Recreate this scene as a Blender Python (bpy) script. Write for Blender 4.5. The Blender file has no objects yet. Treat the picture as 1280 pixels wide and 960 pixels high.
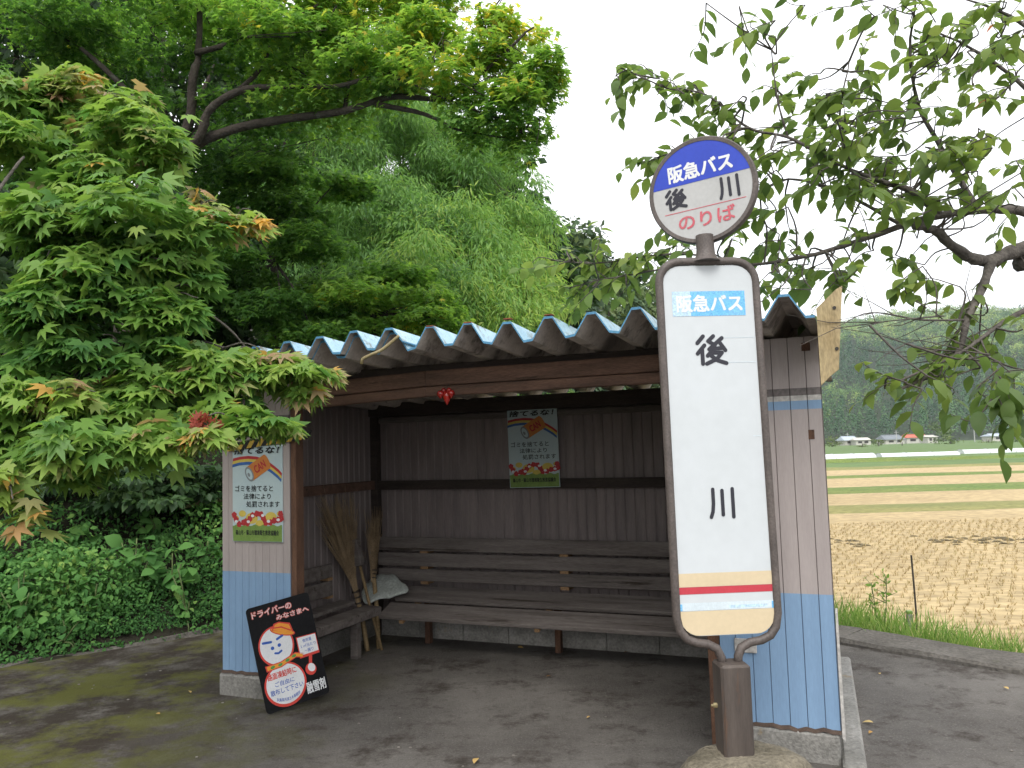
import bpy, math, random
import numpy as np
from mathutils import Vector, Matrix

rng = np.random.default_rng(7)
random.seed(7)
S = bpy.context.scene
COL = S.collection
rad = math.radians

# ---------------------------------------------------------------- camera
F_PX, PITCH, ROLL, EYE = 1022.32, rad(4.4653), rad(1.673), 1.5
cam_d = bpy.data.cameras.new("camera")
cam = bpy.data.objects.new("camera", cam_d)
COL.objects.link(cam)
cam_d.sensor_fit = 'HORIZONTAL'
cam_d.sensor_width = 36.0
cam_d.lens = 36.0 * F_PX / 1280.0
cam_d.clip_start = 0.05
cam_d.clip_end = 3000
cam.matrix_world = (Matrix.Translation((0, 0, EYE)) @ Matrix.Rotation(math.pi / 2 + PITCH, 4, 'X')
                    @ Matrix.Rotation(-ROLL, 4, 'Z'))
S.camera = cam

# ---------------------------------------------------------------- sky, sun, exposure
SUN_EL, SUN_ROT = rad(50), rad(188)
w = bpy.data.worlds.new("World")
S.world = w
w.use_nodes = True
nt = w.node_tree
nt.nodes.clear()
sky = nt.nodes.new('ShaderNodeTexSky')
sky.sky_type = 'NISHITA'
sky.sun_disc = False
sky.sun_elevation = SUN_EL
sky.sun_rotation = SUN_ROT
sky.dust_density = 4.0
hs = nt.nodes.new('ShaderNodeHueSaturation')
hs.inputs['Saturation'].default_value = 0.35
mx = nt.nodes.new('ShaderNodeMix')
mx.data_type = 'RGBA'
mx.inputs[0].default_value = 0.82          # thick even overcast over the clear sky
mx.inputs[7].default_value = (13.6, 13.8, 14.2, 1)
bg = nt.nodes.new('ShaderNodeBackground')
bg.inputs['Strength'].default_value = 0.105
out = nt.nodes.new('ShaderNodeOutputWorld')
nt.links.new(sky.outputs[0], hs.inputs['Color'])
nt.links.new(hs.outputs[0], mx.inputs[6])
nt.links.new(mx.outputs[2], bg.inputs['Color'])
nt.links.new(bg.outputs[0], out.inputs['Surface'])

sd = bpy.data.lights.new("sun", 'SUN')
sd.energy = 1.4
sd.angle = rad(28)
sd.color = (1.0, 0.965, 0.91)
sun = bpy.data.objects.new("sun", sd)
COL.objects.link(sun)
# veiled sun stands high behind the camera
sun_dir = Vector((math.sin(rad(-8)) * math.cos(SUN_EL), -math.cos(rad(-8)) * math.cos(SUN_EL), math.sin(SUN_EL)))
sun.rotation_euler = sun_dir.to_track_quat('Z', 'Y').to_euler()

S.view_settings.view_transform = 'Standard'
S.view_settings.look = 'None'
S.view_settings.gamma = 1
S.view_settings.exposure = 0.55
S.view_settings.use_curve_mapping = False
S.render.engine = 'CYCLES'
S.cycles.use_denoising = True
S.cycles.max_bounces = 8
S.cycles.transparent_max_bounces = 8
S.cycles.sample_clamp_indirect = 8


# ---------------------------------------------------------------- helpers
def at(px, py, Y):
    """world point at depth Y seen at a pixel of the measured photograph"""
    a, b = px - 640, py - 480
    c, s = math.cos(ROLL), math.sin(ROLL)
    u, v = (c * a - s * b) / F_PX, (s * a + c * b) / F_PX
    fy = math.cos(PITCH) + v * math.sin(PITCH)
    fz = math.sin(PITCH) - v * math.cos(PITCH)
    t = Y / fy
    return np.array([u * t, Y, EYE + fz * t])


def smooth(t):
    t = np.clip(t, 0, 1)
    return t * t * (3 - 2 * t)


def tag(o, label=None, cat=None, group=None, kind=None):
    if label: o['label'] = label
    if cat: o['category'] = cat
    if group: o['group'] = group
    if kind: o['kind'] = kind
    return o


def thing(name, label, cat, loc=(0, 0, 0), rotz=0.0, group=None):
    o = bpy.data.objects.new(name, None)
    o.empty_display_size = 0.1
    COL.objects.link(o)
    o.location = loc
    o.rotation_euler = (0, 0, rotz)
    return tag(o, label, cat, group)


def link_mesh(name, me, parent=None, loc=None):
    o = bpy.data.objects.new(name, me)
    COL.objects.link(o)
    if parent: o.parent = parent
    if loc is not None: o.location = loc
    return o


class MB:
    """collects geometry for ONE mesh"""
    def __init__(self):
        self.v, self.f, self.m = [], [], []

    def add(self, vs, fs, mi=0):
        b = len(self.v)
        self.v += [tuple(map(float, p)) for p in vs]
        for f in fs:
            self.f.append(tuple(i + b for i in f))
            self.m.append(mi)
        return self

    def box(self, lo, hi, mi=0, M=None, bev=0.0):
        (x0, y0, z0), (x1, y1, z1) = lo, hi
        b = min(bev, (x1 - x0) / 2.2, (y1 - y0) / 2.2, (z1 - z0) / 2.2)
        if b <= 0:
            vs = [(x, y, z) for z in (z0, z1) for y in (y0, y1) for x in (x0, x1)]
            fs = [(0, 2, 3, 1), (4, 5, 7, 6), (0, 1, 5, 4), (2, 6, 7, 3), (0, 4, 6, 2), (1, 3, 7, 5)]
        else:
            # chamfered box: 24 vertices
            vs, idx = [], {}
            for ix, x in enumerate((x0, x1)):
                for iy, y in enumerate((y0, y1)):
                    for iz, z in enumerate((z0, z1)):
                        sx, sy, sz = (1, -1)[ix], (1, -1)[iy], (1, -1)[iz]
                        idx[ix, iy, iz, 0] = len(vs); vs.append((x, y + sy * b, z + sz * b))
                        idx[ix, iy, iz, 1] = len(vs); vs.append((x + sx * b, y, z + sz * b))
                        idx[ix, iy, iz, 2] = len(vs); vs.append((x + sx * b, y + sy * b, z))
            fs = []
            for i in (0, 1):
                q = [idx[i, 0, 0, 0], idx[i, 1, 0, 0], idx[i, 1, 1, 0], idx[i, 0, 1, 0]]
                fs.append(tuple(q if i else q[::-1]))
                q = [idx[0, i, 0, 1], idx[0, i, 1, 1], idx[1, i, 1, 1], idx[1, i, 0, 1]]
                fs.append(tuple(q if i else q[::-1]))
                q = [idx[0, 0, i, 2], idx[1, 0, i, 2], idx[1, 1, i, 2], idx[0, 1, i, 2]]
                fs.append(tuple(q if i else q[::-1]))
            for a in (0, 1):
                for c in (0, 1):
                    fs.append((idx[0, a, c, 1], idx[1, a, c, 1], idx[1, a, c, 2], idx[0, a, c, 2]))
                    fs.append((idx[a, 0, c, 0], idx[a, 1, c, 0], idx[a, 1, c, 2], idx[a, 0, c, 2]))
                    fs.append((idx[a, c, 0, 0], idx[a, c, 1, 0], idx[a, c, 1, 1], idx[a, c, 0, 1]))
            for ix in (0, 1):
                for iy in (0, 1):
                    for iz in (0, 1):
                        fs.append((idx[ix, iy, iz, 0], idx[ix, iy, iz, 1], idx[ix, iy, iz, 2]))
        if M is not None:
            vs = [tuple(M @ Vector(p)) for p in vs]
        return self.add(vs, fs, mi)

    def prism(self, pts, vec, mi=0, mi_side=None):
        """closed polygon pts (3D) swept along vec"""
        n = len(pts)
        p = [Vector(q) for q in pts]
        q = [a + Vector(vec) for a in p]
        self.add([*p, *q], [tuple(range(n - 1, -1, -1)), tuple(range(n, 2 * n))], mi)
        self.add([*p, *q], [(i, (i + 1) % n, n + (i + 1) % n, n + i) for i in range(n)], mi if mi_side is None else mi_side)
        return self

    def tube(self, pts, r, sides=8, mi=0, closed=False, caps=True):
        P = np.array(pts, float)
        n = len(P)
        R = np.full(n, r, float) if np.isscalar(r) else np.array(r, float)
        T = np.zeros_like(P)
        T[1:-1] = P[2:] - P[:-2]
        T[0], T[-1] = P[1] - P[0], P[-1] - P[-2]
        if closed: T[0] = T[-1] = P[1] - P[-2]
        T /= np.linalg.norm(T, axis=1)[:, None] + 1e-9
        u = np.cross(T[0], [0.31, 0.2, 0.93])
        if np.linalg.norm(u) < 1e-3: u = np.cross(T[0], [1, 0, 0])
        vs = []
        for i in range(n):
            u = u - T[i] * (u @ T[i])
            u /= np.linalg.norm(u) + 1e-9
            v = np.cross(T[i], u)
            for k in range(sides):
                a = 2 * math.pi * k / sides
                vs.append(P[i] + R[i] * (math.cos(a) * u + math.sin(a) * v))
        fs = [(i * sides + k, i * sides + (k + 1) % sides, (i + 1) * sides + (k + 1) % sides, (i + 1) * sides + k)
              for i in range(n - 1) for k in range(sides)]
        if caps and not closed:
            fs.append(tuple(range(sides - 1, -1, -1)))
            fs.append(tuple((n - 1) * sides + k for k in range(sides)))
        return self.add(vs, fs, mi)

    def build(self, name, mats, parent=None, loc=None, smooth_=False, sharp=None):
        me = bpy.data.meshes.new(name)
        me.from_pydata(self.v, [], self.f)
        for m in (mats if isinstance(mats, (list, tuple)) else [mats]):
            me.materials.append(m)
        me.polygons.foreach_set('material_index', self.m)
        if smooth_:
            me.polygons.foreach_set('use_smooth', [True] * len(me.polygons))
            if sharp: me.set_sharp_from_angle(angle=rad(sharp))
        me.update()
        return link_mesh(name, me, parent, loc)


def spline(pts, k=5):
    """Catmull-Rom through 3D or 4D points (4th = radius)"""
    P = np.array(pts, float)
    if len(P) < 3:
        t = np.linspace(0, 1, k + 1)[:, None]
        return P[0] * (1 - t) + P[-1] * t
    Q = np.vstack([2 * P[0] - P[1], P, 2 * P[-1] - P[-2]])
    res = []
    for i in range(1, len(Q) - 2):
        for j in range(k):
            t = j / k
            a, b, c, d = Q[i - 1], Q[i], Q[i + 1], Q[i + 2]
            res.append(0.5 * (2 * b + (c - a) * t + (2 * a - 5 * b + 4 * c - d) * t * t + (3 * b - a - 3 * c + d) * t ** 3))
    res.append(P[-1])
    return np.array(res)


# ---------------------------------------------------------------- materials
def pm(name, c1, c2=None, scale=4.0, rough=0.75, bump=0.0, bscale=None, stretch=(1, 1, 1), fine=0.25, spec=0.3,
       metal=0.0, spots=None, spot_scale=3.0, spot_lo=0.62, spot_hi=0.7, detail=6):
    """two-tone noise material with fine grain, optional stain spots and bump"""
    m = bpy.data.materials.new(name)
    m.use_nodes = True
    t = m.node_tree
    N = t.nodes
    L = t.links
    b = N['Principled BSDF']
    b.inputs['Roughness'].default_value = rough
    b.inputs['Metallic'].default_value = metal
    b.inputs['Specular IOR Level'].default_value = spec
    c2 = c2 or tuple(x * 0.8 for x in c1)
    tc = N.new('ShaderNodeTexCoord')
    mp = N.new('ShaderNodeMapping')
    mp.inputs['Scale'].default_value = stretch
    L.new(tc.outputs['Object'], mp.inputs['Vector'])
    n1 = N.new('ShaderNodeTexNoise')
    n1.inputs['Scale'].default_value = scale
    n1.inputs['Detail'].default_value = detail
    n1.inputs['Roughness'].default_value = 0.6
    L.new(mp.outputs[0], n1.inputs['Vector'])
    r1 = N.new('ShaderNodeMapRange')
    r1.inputs[1].default_value, r1.inputs[2].default_value = 0.35, 0.65
    L.new(n1.outputs['Fac'], r1.inputs[0])
    x = N.new('ShaderNodeMix')
    x.data_type = 'RGBA'
    x.inputs[6].default_value = (*c1, 1)
    x.inputs[7].default_value = (*c2, 1)
    L.new(r1.outputs[0], x.inputs[0])
    col = x.outputs[2]
    n2 = N.new('ShaderNodeTexNoise')
    n2.inputs['Scale'].default_value = bscale or scale * 14
    n2.inputs['Detail'].default_value = 4
    L.new(mp.outputs[0], n2.inputs['Vector'])
    if fine:
        r2 = N.new('ShaderNodeMapRange')
        r2.inputs[1].default_value, r2.inputs[2].default_value = 0.3, 0.7
        r2.inputs[3].default_value, r2.inputs[4].default_value = 1 - fine, 1 + fine
        L.new(n2.outputs['Fac'], r2.inputs[0])
        y = N.new('ShaderNodeVectorMath')
        y.operation = 'SCALE'
        L.new(col, y.inputs[0])
        L.new(r2.outputs[0], y.inputs['Scale'])
        col = y.outputs[0]
    if spots:
        n3 = N.new('ShaderNodeTexNoise')
        n3.inputs['Scale'].default_value = spot_scale
        n3.inputs['Detail'].default_value = 8
        n3.inputs['Roughness'].default_value = 0.7
        L.new(mp.outputs[0], n3.inputs['Vector'])
        r3 = N.new('ShaderNodeMapRange')
        r3.inputs[1].default_value, r3.inputs[2].default_value = spot_lo, spot_hi
        L.new(n3.outputs['Fac'], r3.inputs[0])
        z = N.new('ShaderNodeMix')
        z.data_type = 'RGBA'
        L.new(r3.outputs[0], z.inputs[0])
        L.new(col, z.inputs[6])
        z.inputs[7].default_value = (*spots, 1)
        col = z.outputs[2]
    L.new(col, b.inputs['Base Color'])
    if bump:
        bp = N.new('ShaderNodeBump')
        bp.inputs['Strength'].default_value = bump
        bp.inputs['Distance'].default_value = 0.02
        L.new(n2.outputs['Fac'], bp.inputs['Height'])
        L.new(bp.outputs[0], b.inputs['Normal'])
    return m


def ink(name, c, rough=0.5):
    return pm(name, c, tuple(x * 0.9 for x in c), scale=9, rough=rough, fine=0.06)


def leafmat(name, stops, trans=0.3, rough=0.5, spec=0.25, gain=1.0):
    """stops: list of (pos, rgb) read by the per-leaf attribute rnd"""
    m = bpy.data.materials.new(name)
    m.use_nodes = True
    t = m.node_tree
    N, L = t.nodes, t.links
    b = N['Principled BSDF']
    b.inputs['Roughness'].default_value = rough
    b.inputs['Specular IOR Level'].default_value = spec
    a = N.new('ShaderNodeAttribute')
    a.attribute_name = 'rnd'
    r = N.new('ShaderNodeValToRGB')
    e = r.color_ramp.elements
    while len(e) < len(stops): e.new(0.5)
    for i, (p, c) in enumerate(stops):
        e[i].position = p
        e[i].color = (*[x * gain for x in c], 1)
    L.new(a.outputs['Fac'], r.inputs[0])
    L.new(r.outputs[0], b.inputs['Base Color'])
    tr = N.new('ShaderNodeBsdfTranslucent')
    s = N.new('ShaderNodeVectorMath')
    s.operation = 'MULTIPLY'
    s.inputs[1].default_value = (1.42, 1.45, 1.0)
    L.new(r.outputs[0], s.inputs[0])
    L.new(s.outputs[0], tr.inputs['Color'])
    ms = N.new('ShaderNodeMixShader')
    ms.inputs[0].default_value = trans
    L.new(b.outputs[0], ms.inputs[1])
    L.new(tr.outputs[0], ms.inputs[2])
    L.new(ms.outputs[0], N['Material Output'].inputs['Surface'])
    return m


# ---------------------------------------------------------------- leaves
def maple_template(lobes):
    vs = [(0.0, 0.0, 0.0)]
    ang = [a for a, _ in lobes]
    for i, (a, l) in enumerate(lobes):
        if i == 0:
            vs.append((math.cos(rad(a - 24)) * 0.22, math.sin(rad(a - 24)) * 0.22, 0))
        vs.append((math.cos(rad(a)) * l, math.sin(rad(a)) * l, 0))
        mid = (a + ang[i + 1]) / 2 if i + 1 < len(ang) else a + 24
        vr = 0.43 if i + 1 < len(ang) else 0.22
        vs.append((math.cos(rad(mid)) * vr, math.sin(rad(mid)) * vr, 0))
    vs = [(x, y, -0.22 * (x * x + y * y) + (0.05 if i % 2 and i > 0 else 0)) for i, (x, y, z) in enumerate(vs)]
    fs = [(0, i, i + 1) for i in range(1, len(vs) - 1)]
    return np.array(vs), fs


MAPLE7 = maple_template([(-122, .45), (-82, .74), (-41, .93), (0, 1), (41, .93), (82, .74), (122, .45)])
MAPLE5 = maple_template([(-95, .62), (-46, .9), (0, 1), (46, .9), (95, .62)])
_ov = [(0, 0, 0)] + [(x, y * sgn, 0.35 * abs(y) - 0.18 * x * x) for x, y in ((.18, .17), (.42, .265), (.70, .20)) for sgn in (1, 0, -1)] + [(1, 0, -.2)]
OVAL = (np.array(_ov, float), [(0, 2, 1), (0, 3, 2), (1, 2, 5, 4), (2, 3, 6, 5), (4, 5, 8, 7), (5, 6, 9, 8), (7, 8, 10), (8, 9, 10)])
BLADE = (np.array([(0, 0, 0), (.4, .09, -.02), (1, 0, -.22), (.4, -.09, -.02)], float), [(0, 3, 2, 1)])
CARD = (np.array([(0, 0, 0), (.45, .33, .06), (1, 0, -.12), (.5, -.3, .05)], float), [(0, 3, 2), (0, 2, 1)])
GRASS = (np.array([(0, .018, 0), (0, -.018, 0), (.55, .014, .0), (.55, -.014, .0), (1, 0, -.16)], float), [(0, 1, 3, 2), (2, 3, 4)])


def leaf_mesh(name, C, D, Nn, size, rnd, tpl, mat, parent=None, loc=(0, 0, 0)):
    """one mesh of many leaves: centres C, tip directions D, normals Nn"""
    V, Fs = tpl
    C = np.asarray(C, float) - np.array(loc)
    D = D / (np.linalg.norm(D, axis=1)[:, None] + 1e-9)
    Nn = Nn - D * (Nn * D).sum(1)[:, None]
    Nn /= np.linalg.norm(Nn, axis=1)[:, None] + 1e-9
    Bn = np.cross(Nn, D)
    n, k = len(C), len(V)
    sz = np.broadcast_to(size, (n,))[:, None, None]
    W = C[:, None, :] + sz * (V[None, :, 0:1] * D[:, None] + V[None, :, 1:2] * Bn[:, None] + V[None, :, 2:3] * Nn[:, None])
    me = bpy.data.meshes.new(name)
    me.vertices.add(n * k)
    me.vertices.foreach_set('co', W.reshape(-1).astype(np.float32))
    lens = np.array([len(f) for f in Fs])
    flat = np.concatenate([np.array(f) for f in Fs])
    loops = (flat[None, :] + (np.arange(n) * k)[:, None]).reshape(-1)
    me.loops.add(len(loops))
    me.loops.foreach_set('vertex_index', loops.astype(np.int32))
    nf = len(Fs) * n
    starts = np.concatenate([[0], np.cumsum(np.tile(lens, n))[:-1]])
    me.polygons.add(nf)
    me.polygons.foreach_set('loop_start', starts.astype(np.int32))
    me.polygons.foreach_set('use_smooth', np.ones(nf, bool))
    me.update(calc_edges=True)
    at_ = me.attributes.new('rnd', 'FLOAT', 'POINT')
    at_.data.foreach_set('value', np.repeat(np.clip(rnd, 0, 1), k).astype(np.float32))
    me.materials.append(mat)
    return link_mesh(name, me, parent)


class Leaves:
    def __init__(self): self.C, self.D, self.N, self.s, self.r = [], [], [], [], []

    def add(self, C, D, N, s, r):
        n = len(C)
        self.C.append(C); self.D.append(D); self.N.append(N)
        self.s.append(np.broadcast_to(s, (n,))); self.r.append(np.broadcast_to(r, (n,)))

    def spray(self, c, rx, ry, rz, n, size, bias=.5, spread=.18, tilt=.45, droop=.25, out_from=None, keep=None):
        """flat horizontal spray of leaves, tips pointing outward and down"""
        a = rng.uniform(0, 2 * math.pi, n)
        r = np.sqrt(rng.uniform(0, 1, n))
        x, y = r * np.cos(a) * rx, r * np.sin(a) * ry
        edge = 1 - 0.3 * np.sin(a * 3 + rng.uniform(0, 6)) ** 2 * r
        z = rng.normal(0, 1, n) * rz * .5 - (r ** 2) * rz * .8
        P = np.stack([x * edge, y * edge, z], 1) + np.array(c)
        if keep is not None:
            k = keep(P)
            P, a = P[k], a[k]
            n = len(P)
        o = np.stack([np.cos(a), np.sin(a), np.zeros(n)], 1) + rng.normal(0, .6, (n, 3))
        o[:, 2] = -droop + rng.normal(0, .22, n)
        N = rng.normal(0, tilt, (n, 3)) + [0, -.25, 1]
        self.add(P, o, N, size * rng.uniform(.65, 1.2, n), bias + rng.normal(0, spread, n))

    def blob(self, c, R, n, size, bias=.5, spread=.2, clumps=14, flat=.6, droop=.3, shell=.45, radial=0):
        """crown made of leaf clumps through an ellipsoid"""
        c, R = np.array(c), np.array(R)
        d = rng.normal(0, 1, (clumps, 3))
        d /= np.linalg.norm(d, axis=1)[:, None]
        rr = shell + (1 - shell) * rng.uniform(0, 1, clumps) ** .5
        K = d * rr[:, None]
        kb = rng.normal(0, .12, clumps)
        i = rng.integers(0, clumps, n)
        off = rng.normal(0, 1, (n, 3))
        off /= np.linalg.norm(off, axis=1)[:, None]
        off *= (rng.uniform(0, 1, n) ** .45)[:, None] * (1.55 / clumps ** .38) * .62
        off[:, 2] *= flat
        P = (K[i] + off) * R + c
        o = off * R + rng.normal(0, .35, (n, 3)) * R.mean() * .4
        o[:, 2] -= droop * R.mean() * .5
        N = rng.normal(0, .55, (n, 3)) + [0, -.2, 1]
        if radial: N = (P - c) / R + [0, 0, .35] + rng.normal(0, .25, (n, 3))
        self.add(P, o, N, size * rng.uniform(.6, 1.25, n), bias + kb[i] + rng.normal(0, spread, n))

    def build(self, name, tpl, mat, parent=None, loc=(0, 0, 0)):
        return leaf_mesh(name, np.concatenate(self.C), np.concatenate(self.D), np.concatenate(self.N),
                         np.concatenate(self.s), np.concatenate(self.r), tpl, mat, parent, loc)


# ---------------------------------------------------------------- lettering and printed pictures
_txt = {}


def text2d(body):
    key = body
    if key not in _txt:
        c = bpy.data.curves.new('text', 'FONT')
        c.body = body
        c.resolution_u = 3
        o = bpy.data.objects.new('text', c)
        COL.objects.link(o)
        bpy.context.view_layer.update()
        ev = o.evaluated_get(bpy.context.evaluated_depsgraph_get())
        me = ev.to_mesh()
        V = np.array([v.co[:2] for v in me.vertices])
        Fs = [tuple(p.vertices) for p in me.polygons]
        ev.to_mesh_clear()
        bpy.data.objects.remove(o)
        bpy.data.curves.remove(c)
        lo, hi = V.min(0), V.max(0)
        _txt[key] = ((V - lo) / (hi - lo), Fs, hi - lo)
    return _txt[key]


class Print:
    """flat printed shapes on a board: (u, v) in metres, drawn on ascending thin layers"""
    def __init__(self, origin, U, V, N):
        self.o, self.U, self.V, self.N = (np.array(q, float) for q in (origin, U, V, N))
        self.mb, self.mats, self.k = MB(), [], 0

    def mi(self, m):
        if m not in self.mats: self.mats.append(m)
        return self.mats.index(m)

    def P(self, uv, layer):
        return [self.o + self.U * u + self.V * v + self.N * (0.0012 + 0.0006 * layer) for u, v in uv]

    def poly(self, uv, m, layer=0):
        self.mb.add(self.P(uv, layer), [tuple(range(len(uv)))], self.mi(m))

    def rect(self, u0, v0, u1, v1, m, layer=0):
        self.poly([(u0, v0), (u1, v0), (u1, v1), (u0, v1)], m, layer)

    def ell(self, u, v, a, b, m, layer=0, rot=0, n=36):
        c, s = math.cos(rad(rot)), math.sin(rad(rot))
        self.poly([(u + a * math.cos(t) * c - b * math.sin(t) * s, v + a * math.cos(t) * s + b * math.sin(t) * c)
                   for t in np.linspace(0, 2 * math.pi, n, endpoint=False)], m, layer)

    def text(self, body, u0, v0, u1, v1, m, layer=1, bold=0.0, slant=0.0, rot=0.0, arc=0.0):
        V0, Fs, ext = text2d(body)
        W_, H = u1 - u0, v1 - v0
        W_, H = W_ - 2 * bold * H, H - 2 * bold * H          # heavier letters: overprint with small shifts
        c, s = math.cos(rad(rot)), math.sin(rad(rot))
        sh_ = [(0, 0)] if bold <= 0 else [(i * bold * H, j * bold * H) for i in (-1, 0, 1) for j in (-1, 0, 1)]
        for q, (du, dv) in enumerate(sh_):
            uv = []
            for x, y in V0:
                a = (x - .5) * W_ + slant * (y - .5) * H + du
                b = (y - .5) * H + arc * ((x - .5) * 2) ** 2 + dv
                uv.append(((u0 + u1) / 2 + a * c - b * s, (v0 + v1) / 2 + a * s + b * c))
            self.mb.add(self.P(uv, layer + .06 * q), Fs, self.mi(m))

    def stroke(self, pts, wd, m, layer=1):
        pts = [np.array(p, float) for p in pts]
        for j, (a, b) in enumerate(zip(pts[:-1], pts[1:])):
            d = b - a
            t = math.atan2(d[1], d[0])
            r = wd / 2
            poly = [(b[0] + r * math.cos(t + q), b[1] + r * math.sin(t + q)) for q in np.linspace(-math.pi / 2, math.pi / 2, 7)]
            poly += [(a[0] + r * math.cos(t + q), a[1] + r * math.sin(t + q)) for q in np.linspace(math.pi / 2, 1.5 * math.pi, 7)]
            self.poly(poly, m, layer + 0.12 * j)

    def glyph(self, strokes, u0, v0, u1, v1, wd, m, layer=1):
        for i, st in enumerate(strokes):
            self.stroke([(u0 + (u1 - u0) * x, v0 + (v1 - v0) * y) for x, y in st], wd, m, layer + .02 * i)

    def build(self, name, parent, loc=None):
        return self.mb.build(name, self.mats, parent, loc)


G_GO = [[(.24, .97), (.04, .74)], [(.27, .66), (.03, .38)], [(.19, .5), (.19, .03)],
        [(.58, .97), (.40, .80), (.62, .66)], [(.86, .90), (.42, .52), (.86, .56)], [(.80, .72), (.96, .48)],
        [(.56, .52), (.36, .30)], [(.50, .40), (.84, .40), (.66, .19), (.32, .03)], [(.48, .30), (.68, .14), (.97, .04)]]
G_KAWA = [[(.12, .98), (.12, .5), (.08, .22), (.0, .03)], [(.5, .93), (.5, .10)], [(.93, .98), (.93, .02)]]

# ---------------------------------------------------------------- material palette
M = {}
M['soil'] = pm('forest_soil', (.045, .034, .022), (.025, .022, .014), scale=1.5, rough=.95, bump=.6, bscale=25)
M['concrete'] = pm('old_concrete', (.27, .26, .24), (.17, .165, .15), scale=5, rough=.9, bump=.35, spots=(.26, .17, .05), spot_scale=4.5, spot_lo=.62, spot_hi=.72)
M['kerb'] = pm('mossy_kerb', (.145, .132, .116), (.092, .083, .071), scale=3, rough=.95, bump=.6, spots=(.07, .075, .03), spot_scale=4)
M['beige'] = pm('beige_siding', (.41, .36, .345), (.35, .305, .292), scale=2.2, rough=.55, fine=.05, stretch=(6, 6, .7))
M['blue'] = pm('blue_siding', (.225, .35, .515), (.195, .305, .455), scale=2.0, rough=.5, fine=.05, stretch=(5, 5, .7), spots=(.12, .17, .24), spot_scale=6, spot_lo=.74, spot_hi=.78)
M['stripe_grey'] = pm('grey_stripe', (.17, .15, .145), rough=.6)
M['stripe_white'] = pm('white_stripe', (.50, .48, .45), rough=.6)
M['inner'] = pm('inner_siding', (.26, .22, .21), (.19, .16, .155), scale=2.5, rough=.6, fine=.08, stretch=(6, 6, .7))
M['groove'] = pm('groove', (.06, .055, .05), rough=.9)
M['rust'] = pm('rusty_wood', (.16, .085, .052), (.09, .05, .034), scale=6, rough=.9, bump=.3, stretch=(4, 4, 1), spots=(.05, .03, .02), spot_scale=8)
M['darkrust'] = pm('rusted_lip', (.10, .068, .05), (.06, .042, .034), scale=14, rough=.9)
M['beam'] = pm('brown_beam', (.175, .10, .070), (.09, .055, .04), scale=4, rough=.85, bump=.3, stretch=(.6, 4, 5), spots=(.03, .02, .015), spot_scale=5)
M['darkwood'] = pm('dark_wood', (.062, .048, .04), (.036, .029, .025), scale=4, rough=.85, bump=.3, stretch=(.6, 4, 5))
M['bench'] = pm('weathered_plank', (.20, .175, .16), (.115, .098, .088), scale=3.0, rough=.85, bump=.35, stretch=(.5, 6, 8), spots=(.04, .028, .02), spot_scale=2.5, spot_lo=.58, spot_hi=.68)
M['block'] = pm('pale_block', (.36, .23, .12), (.27, .16, .08), scale=9, rough=.8)
M['roofblue'] = pm('blue_roof_paint', (.42, .58, .66), (.30, .47, .58), scale=7, rough=.5, fine=.15, spots=(.16, .16, .13), spot_scale=9, spot_lo=.52, spot_hi=.64)
M['roofedge'] = pm('blue_roof_edge', (.10, .27, .42), (.07, .20, .33), scale=8, rough=.5)
M['roofunder'] = pm('roof_underside', (.56, .51, .46), (.35, .31, .28), scale=4, rough=.8, fine=.12, spots=(.06, .05, .045), spot_scale=6, spot_lo=.52, spot_hi=.7)
M['rustcap'] = pm('rust_patch', (.28, .09, .04), (.16, .05, .03), scale=15, rough=.9)
M['board'] = pm('yellowed_board', (.44, .35, .20), (.33, .25, .13), scale=3, rough=.7, stretch=(4, 4, 1), spots=(.13, .08, .04), spot_scale=5, spot_lo=.68, spot_hi=.72)
M['ochre'] = pm('ochre_metal', (.34, .29, .16), (.22, .17, .08), scale=9, rough=.6)
M['frame'] = pm('bronze_frame', (.115, .095, .085), (.075, .062, .056), scale=8, rough=.5, spec=.4)
M['postmetal'] = pm('bronze_post', (.10, .082, .070), (.062, .05, .044), scale=3, rough=.55, fine=.1, stretch=(5, 5, .6), spots=(.12, .07, .045), spot_scale=5, spot_lo=.6, spot_hi=.72)
M['rock'] = pm('mossy_concrete_base', (.20, .175, .13), (.12, .105, .075), scale=6, rough=.95, bump=.8, bscale=60, spots=(.06, .06, .03), spot_scale=5)
M['white'] = pm('white_sign_face', (.555, .585, .60), (.515, .545, .555), scale=1.5, rough=.38, fine=.02, spots=(.40, .40, .37), spot_scale=7, spot_lo=.70, spot_hi=.80)
M['discwhite'] = pm('disc_face', (.47, .47, .46), (.42, .42, .41), scale=4, rough=.4, fine=.04)
M['signblue'] = pm('sign_blue', (.035, .07, .47), (.03, .06, .42), scale=5, rough=.4, fine=.04)
M['ink'] = ink('black_ink', (.03, .03, .04))
M['inkred'] = ink('red_ink', (.50, .05, .07))
M['discred'] = pm('faded_red_ink', (.55, .10, .13), (.50, .14, .16), scale=20, rough=.5)
M['tan'] = pm('tan_band', (.62, .51, .34), (.58, .475, .31), scale=4, rough=.4, fine=.03)
M['skyink'] = pm('faded_blue_ink', (.13, .42, .72), (.20, .48, .74), scale=12, rough=.45)
M['skyfade'] = pm('washed_blue_ink', (.50, .65, .76), (.42, .60, .75), scale=9, rough=.45)
M['letwhite'] = ink('white_lettering', (.74, .75, .74))
M['palewhite'] = ink('washed_lettering', (.60, .68, .72))
M['poster'] = pm('poster_paper', (.46, .56, .57), (.42, .53, .56), scale=6, rough=.35, fine=.03)
M['pblack'] = ink('poster_black', (.02, .02, .022))
M['pred'] = ink('poster_red', (.42, .04, .045))
M['pyel'] = ink('poster_yellow', (.60, .47, .10))
M['pblue'] = ink('poster_blue', (.05, .13, .36))
M['pgreen'] = pm('poster_green', (.20, .30, .08), (.15, .25, .06), scale=25, rough=.4)
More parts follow.
